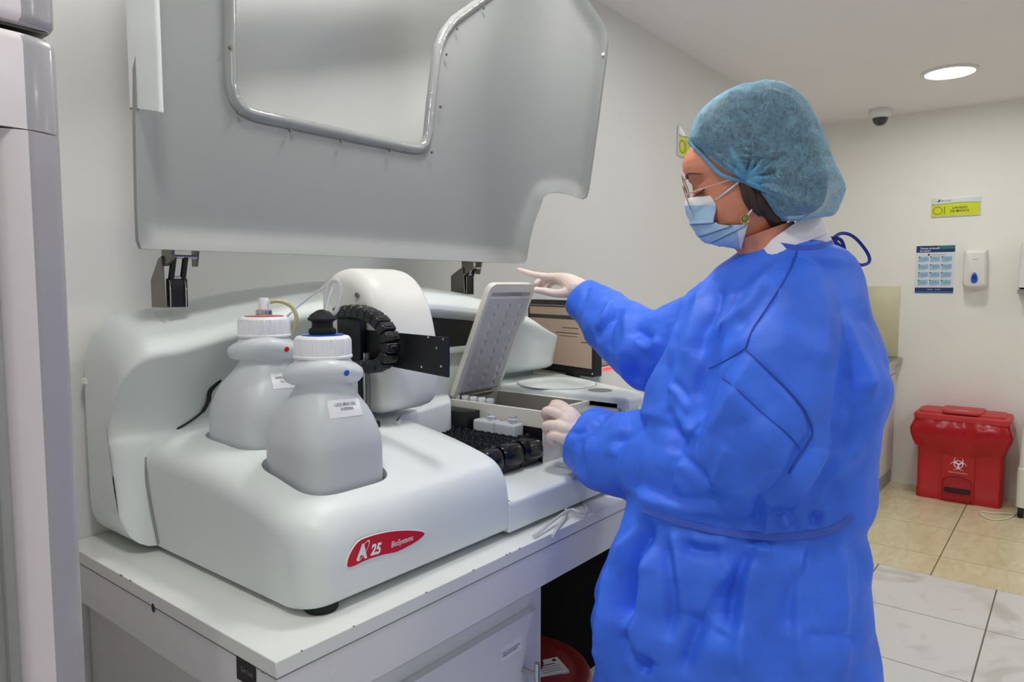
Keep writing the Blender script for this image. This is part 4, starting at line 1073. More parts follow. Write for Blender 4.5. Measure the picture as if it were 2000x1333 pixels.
BF, cF, bodyF = big_bottle('system_liquid_bottle', (WF.x, WF.y, 0), 0.0, 'milky bottle with blue dot and black stopper in the front well', (677, 729), 'sys', 1.136)
QF = [(638, 784), (699, 778), (708, 811), (645, 819)]
pl, _ = sticker(bodyF, QF, M['paper'], BF); label_text('LIQUIDO DEL\nSISTEMA', QF, bodyF, pl, 0.225, M['ink'])
stop = mk('stopper', *lathe([(0.002, 1.3295), (0.0235, 1.3295), (0.025, 1.333), (0.0245, 1.339), (0.0195, 1.342), (0.0185, 1.350), (0.0205, 1.3535), (0.0255, 1.3555), (0.0265, 1.3585), (0.021, 1.366), (0.011, 1.3725), (0.006, 1.3745), (0.002, 1.375)], cF, 40), M['rubber'], BF)
pts = [(636, 628), (636, 600), (637, 575), (642, 556), (650, 548), (659, 549), (664, 558), (665, 578), (659, 603), (648, 617), (640, 624)]
D0 = (V((cF.x, cF.y, 1.38)) - CAM).dot(FW)
mk('clear_tube', *tube(spline([W(a, b, D0) for a, b in pts], 6), 0.0042, 12), M['tubeclear'], BF)
mk('inner_tube', *tube(spline([W(a, b, D0 - 0.002) for a, b in ((637, 630), (638, 605), (644, 580), (652, 562))], 6), 0.0026, 10), M['tubewhite'], BF)
BB, cB, bodyB = big_bottle('waste_bottle', (WB.x, WB.y, 0), 0.0275, 'milky bottle with red dot and pale fitting in the rear well', (560, 683), 'waste', None)
QB = [(528, 731), (580, 728), (586, 757), (534, 761)]
pl, _ = sticker(bodyB, QB, M['paper'], BB); label_text('DESECHOS DE\nQUÍMICA', QB, bodyB, pl, 0.215, M['ink'])
fit = mk('fitting', *lathe([(0.002, 1.329), (0.0155, 1.329), (0.0158, 1.333), (0.0145, 1.3345), (0.0145, 1.3425), (0.002, 1.3425)], cB + V((0, 0, 0)), 24), M['pinkring'], BB)
mk('connector', *lathe([(0.002, 1.342), (0.0095, 1.342), (0.0098, 1.364), (0.0085, 1.366), (0.002, 1.366)], cB, 24), M['capwhite'], fit)
mk('clamp', *lathe([(0.0152, 1.333), (0.0166, 1.333), (0.0166, 1.339), (0.0152, 1.339)], cB, 24, cap=False), M['chrome'], fit)
D1 = (V((cB.x, cB.y, 1.38)) - CAM).dot(FW)
mk('olive_tube', *tube(spline([W(a, b, D1 + 0.004 * k) for k, (a, b) in enumerate(((527, 590), (540, 588), (556, 591), (570, 600), (578, 615), (578, 635), (570, 652), (556, 662)))], 6), 0.0043, 12), M['tubeolive'], BB)
mk('thin_tube', *tube(spline([W(a, b, D1 + d) for a, b, d in ((561, 618, 0.03), (590, 592, 0.04), (615, 573, 0.03), (637, 560, 0.0))], 6), 0.0024, 10), M['tubewhite'], BB)
# small white fitting on the wall behind the left end
f0_ = onY(178, 716, WALL_L - 0.03); f1_ = onY(171, 745, WALL_L - 0.03)
t = thing('wall_valve', (f0_.x, WALL_L, f1_.z - 0.02), 'small white valve fitting on the left wall behind the end of the analyzer', 'valve')
mk('stem', *lathe([(0.001, -0.012), (0.006, -0.012), (0.008, 0.014), (0.001, 0.014)], (f0_.x + 0.006, WALL_L - 0.03, f0_.z), 20), M['capwhite'], t)
mk('bell', *lathe([(0.001, -0.004), (0.024, -0.004), (0.022, 0.006), (0.008, 0.011), (0.001, 0.011)], (f1_.x + 0.012, WALL_L - 0.03, f1_.z), 24), M['armwhite'], t)
mk('spindle', *tube([(f0_.x + 0.006, WALL_L - 0.03, f1_.z + 0.008), (f0_.x + 0.006, WALL_L - 0.03, f0_.z - 0.01)], 0.002, 8), M['steeldark'], t)
mk('wall_mount', *tube([(f0_.x + 0.01, WALL_L - 0.0005, f1_.z), (f0_.x + 0.01, WALL_L - 0.03, f1_.z)], 0.005, 10), M['armwhite'], t)

# ================================================================== TUBE RACKS, REAGENT BOTTLES, VIALS
RX = [(1.176, 1.243), (1.246, 1.323), (1.326, 1.403), (1.406, 1.483)]
def rack(x0, x1, label, slot=None):
    t = thing('tube_rack', ((x0 + x1) / 2, 1.26, 0.9575), label, 'rack', 'black racks in the analyzer')
    y0, y1 = 1.095, 1.425; zt, zb = 1.028, 0.958; ncol = 3; nrow = 13
    cw, cl = (x1 - x0 - 0.008) / ncol, (y1 - y0 - 0.012) / nrow; rr = min(cw, cl) * 0.43
    g = G()
    g.add(*loft([[V((a, b, z)) for a, b in rpoly([(x0 + 0.0005, y0), (x1 - 0.0005, y0), (x1 - 0.0005, y1), (x0 + 0.0005, y1)], 0.003, 2)] for z in (zb, zt - 0.002)], cap=False))
    g.make('side_wall', M['black'], t)
    g = G(); n = 16
    for i in range(ncol):
        for j in range(nrow):
            sx0, sy0 = x0 + 0.004 + i * cw, y0 + 0.006 + j * cl; cx_, cy_ = sx0 + cw / 2, sy0 + cl / 2
            if slot and slot(cx_, cy_):
                continue
            sq_ = []; ho = []; hu = []; hi = []
            for k in range(n):
                a = PI / 4 + 2 * PI * k / n; ca, sa = math.cos(a), math.sin(a); m_ = max(abs(ca), abs(sa))
                sq_.append(V((cx_ + ca / m_ * cw / 2, cy_ + sa / m_ * cl / 2, zt))); ho.append(V((cx_ + ca * rr * 1.12, cy_ + sa * rr * 1.12, zt)))
                hu.append(V((cx_ + ca * rr * 1.06, cy_ + sa * rr * 1.06, zt + 0.0025))); hi.append(V((cx_ + ca * rr, cy_ + sa * rr, zt + 0.0015)))
            dn = [V((p.x, p.y, zt - 0.05)) for p in hi]
            g.add(*loft([sq_, ho, hu, hi, dn], cap=False))
    ed = [(x0 + 0.0005, y0), (x1 - 0.0005, y0), (x1 - 0.0005, y1), (x0 + 0.0005, y1)]; inn = [(x0 + 0.004, y0 + 0.006), (x1 - 0.004, y0 + 0.006), (x1 - 0.004, y1 - 0.006), (x0 + 0.004, y1 - 0.006)]
    g.add(*loft([[V((*p, zt - 0.002)) for p in ed], [V((*p, zt)) for p in inn]], cap=False))
    g.make('hole_plate', M['blackgloss'], t, sharp=60)
    # scooped front grip
    prof = [(1.096, 1.026), (1.088, 1.0295), (1.078, 1.027), (1.070, 1.019), (1.065, 1.007), (1.064, 0.994), (1.067, 0.982), (1.074, 0.975), (1.082, 0.978), (1.090, 0.985), (1.096, 0.990)]
    prof = [(p.x, p.y) for p in spline([(a, b, 0) for a, b in prof], 4)]
    secs = []; cyz = (1.092, 1.008)
    for k in range(9):
        f = k / 8; x = x0 + 0.0008 + (x1 - x0 - 0.0016) * f; s = 0.72 + 0.28 * (1 - abs(2 * f - 1) ** 4) ** 0.5
        secs.append([V((x, cyz[0] + (a - cyz[0]) * s, cyz[1] + (b - cyz[1]) * s - 0.004 * f)) for a, b in prof])
    g = G(); g.add(*loft(secs)); g.make('grip', M['blackgloss'], t, sharp=50)
    mk('front_wall', *box((x0 + 0.001, 1.085, zb), (x1 - 0.001, 1.0945, 1.0), 0.001, 1), M['black'], t)
    return t
rack(*RX[3], 'black tube rack holding two clear reagent bottles beside the cream tray wall', slot=lambda x, y: 1.125 < y < 1.285 and x > 1.432)
rack(*RX[2], 'empty black tube rack next to the rack with the two reagent bottles')
rack(*RX[1], 'empty black tube rack second from the white bottle housing')
rack(*RX[0], 'empty black tube rack against the white bottle housing, mostly hidden')
def reagent_bottle(y0, y1, label):
    x0, x1 = 1.434, 1.476; zb = 0.985; zt = 1.058
    t = thing('reagent_bottle', ((x0 + x1) / 2, (y0 + y1) / 2, zb), label, 'bottle', 'flat reagent bottles in the rack')
    pl = rpoly([(x0, y0), (x1, y0), (x1, y1), (x0, y1)], 0.006, 4)
    mk('body', *prism(pl, (0, 0, 0), X_, Y_, Z_, zb, zt, 0.008, 4), M['vial'], t, sharp=50)
    cn = V(((x0 + x1) / 2, y0 + 0.020, 0))
    mk('neck', *lathe([(0.010, zt - 0.001), (0.0105, zt + 0.006), (0.0125, zt + 0.0075), (0.0125, zt + 0.010), (0.0105, zt + 0.0115), (0.0105, zt + 0.020), (0.0085, zt + 0.020), (0.0085, zt - 0.001)], cn, 24), M['vial'], t)
    pl2 = rpoly([(x0 + 0.003, y0 + 0.003), (x1 - 0.003, y0 + 0.003), (x1 - 0.003, y1 - 0.003), (x0 + 0.003, y1 - 0.003)], 0.004, 3)
    mk('liquid', *prism(pl2, (0, 0, 0), X_, Y_, Z_, zb + 0.003, zb + 0.045), M['liquid'], t)
    return t
reagent_bottle(1.130, 1.199, 'clear flat reagent bottle nearer the rack grips')
reagent_bottle(1.204, 1.273, 'clear flat reagent bottle beside the black reader block')
vl = ['nearest the hinge', 'second from the hinge', 'in the middle of five', 'second from the gloved hand', 'nearest the gloved hand']
for k, (a, b) in enumerate(((893, 784), (909, 787), (925, 790), (941, 793), (957, 797))):
    p = onX(a, b, tx0 + 0.030); t = thing('vial', (p.x, p.y, 1.0455), 'white capped vial in the reagent tray, ' + vl[k], 'vial', 'capped vials in the reagent tray')
    mk('body', *lathe([(0.001, 1.0455), (0.0100, 1.0455), (0.0105, 1.048), (0.0105, 1.078), (0.008, 1.084), (0.001, 1.084)], (p.x, p.y, 0), 20), M['vial'], t)
    mk('cap', *lathe([(0.001, 1.0841), (0.0108, 1.0841), (0.0112, 1.086), (0.0112, 1.100), (0.0100, 1.102), (0.001, 1.102)], (p.x, p.y, 0), 24), M['capwhite'] if k < 4 else M['vial'], t)

# ================================================================== ON THE BENCH: HOSES, MONITOR, PRINTER
z = TOP + 0.0066
pts = [W(1117, 985, 1.79), W(1117, 996, 1.78), W(1108, 1010, 1.75)]
h1 = [onZ(1079, 1048, z), onZ(1088, 1033, z), onZ(1099, 1017, z), onZ(1103, 1010, z + 0.004), onZ(1105, 1000, z + 0.008) , onY(1106, 989, 0.948)]
tag(mk('drain_hose', *tube(spline(h1, 6), 0.0036, 12), M['tubeclear']), 'short clear hose end hanging toward the bench edge under the analyzer', 'hose')
h2 = [onY(1134, 982, 0.955), onZ(1143, 988, z + 0.006), onZ(1146, 998, z + 0.002), onZ(1141, 1003, z + 0.004), onZ(1130, 1001, z + 0.010), onZ(1116, 996, z + 0.012), onZ(1096, 1006, z + 0.011), onZ(1043, 1048, z)]
tag(mk('drain_hose', *tube(spline(h2, 6), 0.0036, 12), M['tubeclear']), 'longer clear hose looping along the bench top under the analyzer', 'hose')
# monitor
E1 = V((2.07, 1.262, 0)); md = V((math.cos(math.radians(74)), math.sin(math.radians(74)), 0)); mn = V((md.y, -md.x, 0))
if mn.dot(CAM - E1) < 0: mn = -mn
zt = onY(1150, 588, E1.y * 1.03).z; E1b = E1.copy()
pr_ = ray(1162, 738); k = E1.y / pr_.y; E1 = V((pr_.x * k, E1.y, 0)); zb = CAM.z + pr_.z * k; zt = CAM.z + ray(1162, 588).z * k
t = thing('computer_monitor', (E1.x + md.x * 0.2, E1.y + md.y * 0.18, TOP), 'black computer monitor showing a brown screen on the bench behind the analyzer', 'monitor')
WM = 0.37; HM = zt - zb; o = V((E1.x, E1.y, zb))
# the frame: x axis runs from the far end to the near edge so the picture reads the right way round
ox = o + md * WM; ux = -md
if ux.cross(Z_).dot(mn) < 0: ox = o; ux = md
mk('casing', *prism(rpoly([(0, 0), (WM, 0), (WM, HM), (0, HM)], 0.008, 3), ox, ux, Z_, mn, -0.03, 0.004, 0.002), M['monblack'], t, sharp=40)
sc_ = mk('screen', *prism([(0.012, 0.028), (WM - 0.012, 0.028), (WM - 0.012, HM - 0.018), (0.012, HM - 0.018)], ox, ux, Z_, mn, 0.0035, 0.0046), M['screen'], t, smooth=False)
g = G()
for f, x0, x1, hh in ((0.74, 0.02, 0.98, 0.014), (0.90, 0.02, 0.6, 0.006), (0.62, 0.55, 0.8, 0.003), (0.55, 0.45, 0.8, 0.003), (0.51, 0.5, 0.78, 0.002), (0.44, 0.82, 0.95, 0.003)):
    g.add(*quad(ox, ux, Z_, WM * x0 + 0.0, HM * f, WM * x1 * 0.98, HM * f + hh, 0.0049, mn))
g.make('screen_text', M['screenbar'], sc_, smooth=False)
g = G(); c = ox + ux * (WM / 2) - mn * 0.06
g.add(*box((c.x - 0.02, c.y - 0.02, TOP + 0.012), (c.x + 0.02, c.y + 0.02, zb + 0.12), 0.004)); g.add(*box((c.x - 0.09, c.y - 0.07, TOP + 0.0003), (c.x + 0.09, c.y + 0.07, TOP + 0.014), 0.005)); g.make('stand', M['monblack'], t)
mk('power_light', *disc(ox + ux * (WM - 0.008 if (ox - o).length > 0.1 else 0.008) + Z_ * 0.012 + mn * 0.004, mn, 0.003, 0.001, 12), M['white'], t)
# white device with a red light line
d0 = onY(1176, 716, 1.325); zt = d0.z
t = thing('label_printer', (d0.x + 0.24, 1.47, TOP), 'white box shaped device with red light line right of the monitor', 'device')
mk('casing', *box((d0.x, 1.33, TOP + 0.0005), (d0.x + 0.36, 1.62, zt - 0.005), 0.012, 3), M['plasticwhite'], t)
mk('cover', *box((d0.x + 0.006, 1.335, zt - 0.0045), (d0.x + 0.35, 1.615, zt + 0.022), 0.014, 3), M['devgrey'], t)
mk('light_strip', *box((d0.x + 0.012, 1.3275, zt - 0.018), (d0.x + 0.12, 1.3305, zt - 0.008), 0.0008, 1), M['redlight'], t)
kp = onZ(1196, 748, TOP + 0.02)
k0 = V((2.32, 1.12, TOP + 0.0005)); g = G()
t = thing('keyboard', k0 + V((0.2, 0.06, 0)), 'white keyboard lying on the bench behind the rotor deck', 'keyboard')
mk('base', *box(k0, k0 + V((0.40, 0.14, 0.018)), 0.004), M['plasticwhite'], t)
for r in range(4):
    for c_ in range(14): g.add(*box(k0 + V((0.01 + 0.0275 * c_, 0.012 + 0.031 * r, 0.0178)), k0 + V((0.033 + 0.0275 * c_, 0.038 + 0.031 * r, 0.024)), 0.002, 1))
g.make('keys', M['capwhite'], t)

# ================================================================== REFRIGERATOR (left edge)
FXR = 0.366; FY = 1.0
t = thing('refrigerator', (0.05, 1.32, 0), 'tall white glass door refrigerator cut by the left picture edge', 'refrigerator')
zd = onY(80, 72, FY).z
def stile(x0, x1, ins=0.0):
    pts = [(x0, FY + 0.012), (x0 + 0.018, FY + 0.000), (x0 + 0.036, FY - 0.006), (x1 - 0.030, FY - 0.001), (x1 - 0.006, FY + 0.009), (x1, FY + 0.02), (x1, FY + 0.075), (x0, FY + 0.075)]
    return rpoly(pts, [0.004, 0.01, 0.02, 0.012, 0.008, 0.008, 0.003, 0.003], 5)
XL = onY(45, 1333, FY).x
capz = zd - 0.113
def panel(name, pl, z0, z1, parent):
    """one extruded moulding: white toward the glass, shade painted in grey toward the outer edge"""
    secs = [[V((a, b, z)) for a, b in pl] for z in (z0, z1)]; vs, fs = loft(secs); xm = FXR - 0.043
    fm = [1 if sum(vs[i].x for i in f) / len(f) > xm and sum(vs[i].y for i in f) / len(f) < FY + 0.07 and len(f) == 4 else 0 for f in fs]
    return mk(name, vs, fs, None, parent, mats=[M['fridgewhite'], M['fridgeshade']], fm=fm, sharp=60)
def shade_edge(o):  # greys the outer faces to paint in their shade
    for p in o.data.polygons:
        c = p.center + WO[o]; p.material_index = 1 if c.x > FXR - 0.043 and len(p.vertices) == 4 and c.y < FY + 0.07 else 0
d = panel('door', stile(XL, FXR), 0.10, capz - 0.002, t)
st = stile(-0.26, FXR)
def shr(s, z): cx_, cy_ = 0.1, FY + 0.04; return [V((cx_ + (a - cx_) * s, cy_ + (b - cy_) * (1 - (1 - s) * 4), z)) for a, b in st]
g = G(); g.add(*loft([shr(1, capz), shr(1, zd - 0.012), shr(0.992, zd - 0.003), shr(0.975, zd)])); shade_edge(g.make('door_cap', None, d, mats=[M['fridgewhite'], M['fridgeshade']], sharp=60))
mk('left_stile', *loft([[V((a, b, zz)) for a, b in stile(-0.26, -0.18)] for zz in (0.10, capz - 0.002)]), M['fridgewhite'], d, sharp=60)
mk('bottom_rail', *box((-0.179, FY - 0.004, 0.10), (XL - 0.001, FY + 0.07, 0.20), 0.004), M['fridgewhite'], d)
g = G(); g.add(*box((XL - 0.012, FY + 0.002, 0.205), (XL - 0.0005, FY + 0.05, capz - 0.004), 0.002)); g.make('gasket', M['gasket'], d)
mk('glass', *box((-0.178, FY + 0.012, 0.205), (XL - 0.013, FY + 0.018, capz - 0.005)), M['fridgeglass'], d)
mk('cabinet_body', *box((-0.26, FY + 0.085, 0.04), (FXR - 0.006, WALL_L - 0.004, 1.95), 0.01), M['fridgewhite'], t)
mk('inner_liner', *box((-0.20, FY + 0.078, 0.20), (XL - 0.015, FY + 0.0845, capz - 0.02)), M['plasticwhite'], t)
g = G()
for z in (0.55, 0.80, 1.05, 1.30): g.add(*box((-0.19, FY + 0.04, z), (XL - 0.03, FY + 0.077, z + 0.006)))
g.make('shelf', M['gasket'], t)
hz = onY(80, 52, FY).z
g = G(); g.add(*loft([shr(0.985, hz), shr(0.998, hz + 0.006), shr(1.0, hz + 0.012), shr(1.0, 1.95)])); shade_edge(g.make('header', None, t, mats=[M['fridgewhite'], M['fridgeshade']], sharp=60))
g = G(); g.add(*box((-0.2, FY + 0.02, zd + 0.0008), (FXR - 0.010, FY + 0.074, zd + 0.0035), 0.0008, 1)); g.add(*box((-0.2, FY + 0.015, hz - 0.0035), (FXR - 0.008, FY + 0.07, hz - 0.0006), 0.0008, 1)); g.make('hinge_plate', M['steeldark'], t)
mk('foot', *box((-0.24, FY + 0.1, 0.0), (FXR - 0.03, WALL_L - 0.02, 0.042)), M['black'], t)

# ================================================================== THE PERSON
PS = thing('person', (1.47, 0.52, 0), 'person in blue gown, hair cap, glasses and face mask reaching for the tray lid', 'person')
HD = 1.40
HO = W(1447, 352, HD)
_A, _P, _R = math.radians(115), math.radians(19), math.radians(6)
f0 = V((math.cos(_A), math.sin(_A), 0))
hf = f0 * math.cos(_P) - Z_ * math.sin(_P); hu = Z_ * math.cos(_P) + f0 * math.sin(_P); hr = hf.cross(hu)
hr, hu = hr * math.cos(_R) + hu * math.sin(_R), hu * math.cos(_R) - hr * math.sin(_R)
def HL(x, y, z): return HO + hr * x + hf * y + hu * z
def hpx(px_, py_, x):
    d = ray(px_, py_); k = (x - (CAM - HO).dot(hr)) / d.dot(hr); return CAM + d * k
def hlocal(p): q = p - HO; return V((q.dot(hr), q.dot(hf), q.dot(hu)))

# ---- body: head, neck, trunk and legs as one mesh
FRONT = [(-0.118, 0.060), (-0.110, 0.078), (-0.100, 0.085), (-0.090, 0.084), (-0.078, 0.083), (-0.068, 0.089), (-0.060, 0.087), (-0.052, 0.089), (-0.040, 0.087), (-0.02, 0.086), (0.006, 0.084), (0.024, 0.086), (0.042, 0.095), (0.057, 0.098), (0.070, 0.095), (0.085, 0.083), (0.098, 0.064), (0.109, 0.036), (0.115, 0.0)]
BACK = [(-0.118, -0.030), (-0.10, -0.045), (-0.08, -0.066), (-0.05, -0.085), (-0.02, -0.097), (0.03, -0.102), (0.06, -0.096), (0.085, -0.075), (0.10, -0.05), (0.11, -0.025), (0.115, -0.001)]
WID = [(-0.118, 0.030), (-0.11, 0.038), (-0.10, 0.045), (-0.085, 0.053), (-0.06, 0.062), (-0.04, 0.067), (-0.01, 0.072), (0.02, 0.074), (0.05, 0.073), (0.075, 0.063), (0.095, 0.044), (0.108, 0.022), (0.115, 0.002)]
NR = 72
def head_ring(z):
    yf, yb, w_ = lerp_tab(FRONT, z), lerp_tab(BACK, z), lerp_tab(WID, z); s = []
    for k in range(NR):
        a = 2 * PI * k / NR; ca, sa = math.cos(a), math.sin(a)          # a=0 points forward
        yc = yb + (yf - yb) * 0.48
        ry = (yf - yc) if ca >= 0 else (yc - yb)
        e = 2.35; q = 1 / ((abs(ca) ** e + abs(sa) ** e) ** (1 / e))
        x = w_ * sa * q; y = yc + ry * ca * q
        if ca > 0:
            # nose
            zz = max(0.0, min(1.0, (0.024 - z) / 0.055)); fall = 1.0 if z > -0.034 else max(0.0, 1 - (-0.034 - z) / 0.012)
            y += (0.004 + 0.024 * zz ** 1.2) * fall * math.exp(-(x / (0.0075 + 0.0045 * zz)) ** 2) * (1 if z < 0.032 else max(0, 1 - (z - 0.032) / 0.012))
            # eye sockets, lids, brows, cheekbones
            ex = abs(x) - 0.032
            y -= 0.0085 * math.exp(-(ex / 0.016) ** 2 - ((z - 0.027) / 0.011) ** 2)
            y += 0.0055 * math.exp(-(ex / 0.0125) ** 2 - ((z - 0.012) / 0.010) ** 2)
            y += 0.0025 * math.exp(-(ex / 0.018) ** 2 - ((z - 0.044) / 0.007) ** 2)
            y += 0.004 * math.exp(-((abs(x) - 0.045) / 0.018) ** 2 - ((z + 0.032) / 0.018) ** 2)
        s.append(HL(x, y, z))
    return s
zs = list(np.linspace(0.1149, -0.110, 90))
secs = [head_ring(z) for z in zs]
def ringW(px_, py_, D, a, b, n=NR, tilt=0.0, ph=None):
    """horizontal ring, long axis across the view; starts toward the face so that it joins the head rings"""
    c = W(px_, py_, D); out = []
    fr = f0; sd = f0.cross(Z_)
    for k in range(n):
        t_ = 2 * PI * k / n; out.append(c + fr * (a * math.cos(t_)) + sd * (b * math.sin(t_)) + Z_ * (tilt * math.cos(t_)))
    return out
for px_, py_, D, a, b, tl in ((1486, 455, 1.405, 0.060, 0.052, -0.022), (1496, 470, 1.41, 0.056, 0.052, -0.018), (1506, 490, 1.415, 0.058, 0.056, -0.012), (1512, 512, 1.43, 0.07, 0.08, -0.006), (1512, 545, 1.45, 0.09, 0.13, 0), (1510, 600, 1.46, 0.11, 0.165, 0), (1505, 700, 1.46, 0.13, 0.15, 0), (1490, 820, 1.46, 0.12, 0.135, 0), (1470, 950, 1.45, 0.115, 0.13, 0), (1450, 1060, 1.45, 0.13, 0.155, 0), (1440, 1140, 1.45, 0.12, 0.15, 0), (1440, 1190, 1.45, 0.09, 0.13, 0)):
    secs.append(ringW(px_, py_, D, a, b, tilt=tl))
g = G(); g.add(*loft(secs))
hipc = W(1440, 1170, 1.45)
for sgn in (-1, 1):
    hx = hipc + f0.cross(Z_) * (0.075 * sgn); kn = V((hx.x, hx.y, 0.46)) + f0 * 0.015; an_ = V((hx.x, hx.y, 0.085)) - f0 * 0.01
    g.add(*tube(spline([hx + Z_ * 0.02, hx.lerp(kn, 0.5), kn, kn.lerp(an_, 0.35), kn.lerp(an_, 0.75), an_], 4), [0.082] * 4 + [0.074] * 4 + [0.056] * 4 + [0.056] * 4 + [0.042] * 4 + [0.036], 20))
    fc = V((an_.x, an_.y, 0.0))
    mk('shoe', *loft([[fc + f0 * (0.055 + 0.128 * s_ * math.cos(t_)) + f0.cross(Z_) * (0.045 * s_ * math.sin(t_) * (1 - 0.15 * math.cos(t_))) + Z_ * (h_ + (0.03 * max(0, -math.cos(t_)) if h_ > 0.03 else 0)) for t_ in [2 * PI * k / 28 for k in range(28)]] for s_, h_ in ((0.96, 0.0008), (1.0, 0.006), (1.0, 0.025), (0.93, 0.045), (0.7, 0.068), (0.4, 0.08))]), M['plasticwhite'], PS, sharp=60)
body = g.make('body', M['skin'], PS, sharp=70)

# ---- the gown
def ell(xl, xr, y, D, b, n=64, e=2.2):
    c = W((xl + xr) / 2, y, D); a = (xr - xl) / 2 / FPX * D; fwd = V((FW.x, FW.y, 0)).normalized(); out = []
    # keep the silhouette: the axis across lies square to the line of sight
    los = (c - CAM); los.z = 0; los.normalize(); side = los.cross(Z_)
    for k in range(n):
        t_ = 2 * PI * k / n; ca, sa = math.cos(t_), math.sin(t_); q = 1 / ((abs(ca) ** e + abs(sa) ** e) ** (1 / e))
        out.append(c + side * (a * ca * q) + los * (b * sa * q))
    return out
TORSO = [(478, 1474, 1622, 1.43, 0.090), (490, 1446, 1642, 1.435, 0.108), (508, 1424, 1655, 1.44, 0.122), (530, 1396, 1663, 1.455, 0.13), (560, 1368, 1672, 1.46, 0.155), (600, 1342, 1684, 1.46, 0.172), (650, 1318, 1698, 1.46, 0.18), (695, 1296, 1711, 1.46, 0.185), (733, 1280, 1719, 1.46, 0.185), (765, 1272, 1716, 1.46, 0.185), (810, 1264, 1709, 1.46, 0.185), (870, 1256, 1699, 1.46, 0.18), (930, 1245, 1690, 1.455, 0.175), (975, 1234, 1683, 1.45, 0.17), (1005, 1226, 1671, 1.45, 0.165), (1050, 1206, 1672, 1.45, 0.175), (1110, 1184, 1676, 1.45, 0.185), (1190, 1158, 1683, 1.45, 0.195), (1260, 1162, 1693, 1.45, 0.20), (1333, 1160, 1702, 1.45, 0.205), (1450, 1152, 1710, 1.45, 0.21), (1590, 1146, 1716, 1.45, 0.21)]
g = G(); g.add(*loft([ell(xl, xr, y, D, b) for y, xl, xr, D, b in TORSO]))
SL = [(1545, 570, 1.38, 0.088), (1535, 625, 1.34, 0.096), (1522, 700, 1.31, 0.100), (1506, 785, 1.295, 0.102), (1482, 872, 1.305, 0.104), (1428, 926, 1.36, 0.100), (1345, 914, 1.46, 0.104), (1270, 898, 1.56, 0.102), (1205, 886, 1.655, 0.097), (1166, 869, 1.715, 0.089), (1136, 852, 1.745, 0.079)]
ctr = [W(a, b, c) for a, b, c, d in SL]; cs = spline(ctr, 5); rs = spline([(d, 0, 0) for a, b, c, d in SL], 5)
g.add(*tube(cs, [p.x for p in rs], 28))
SR = [(1430, 610, 1.60, 0.10), (1370, 660, 1.66, 0.108), (1300, 690, 1.74, 0.104), (1245, 672, 1.82, 0.094), (1195, 632, 1.90, 0.083), (1162, 604, 1.965, 0.070), (1140, 582, 2.005, 0.061)]
ctr2 = [W(a, b, c) for a, b, c, d in SR]; cs2 = spline(ctr2, 5); rs2 = spline([(d, 0, 0) for a, b, c, d in SR], 5)
g.add(*tube(cs2, [p.x for p in rs2], 28))
gown = g.make('gown', M['gown'], PS)
bake(gown, [('REMESH', dict(mode='VOXEL', voxel_size=0.0052)), ('SMOOTH', dict(factor=0.5, iterations=7))])
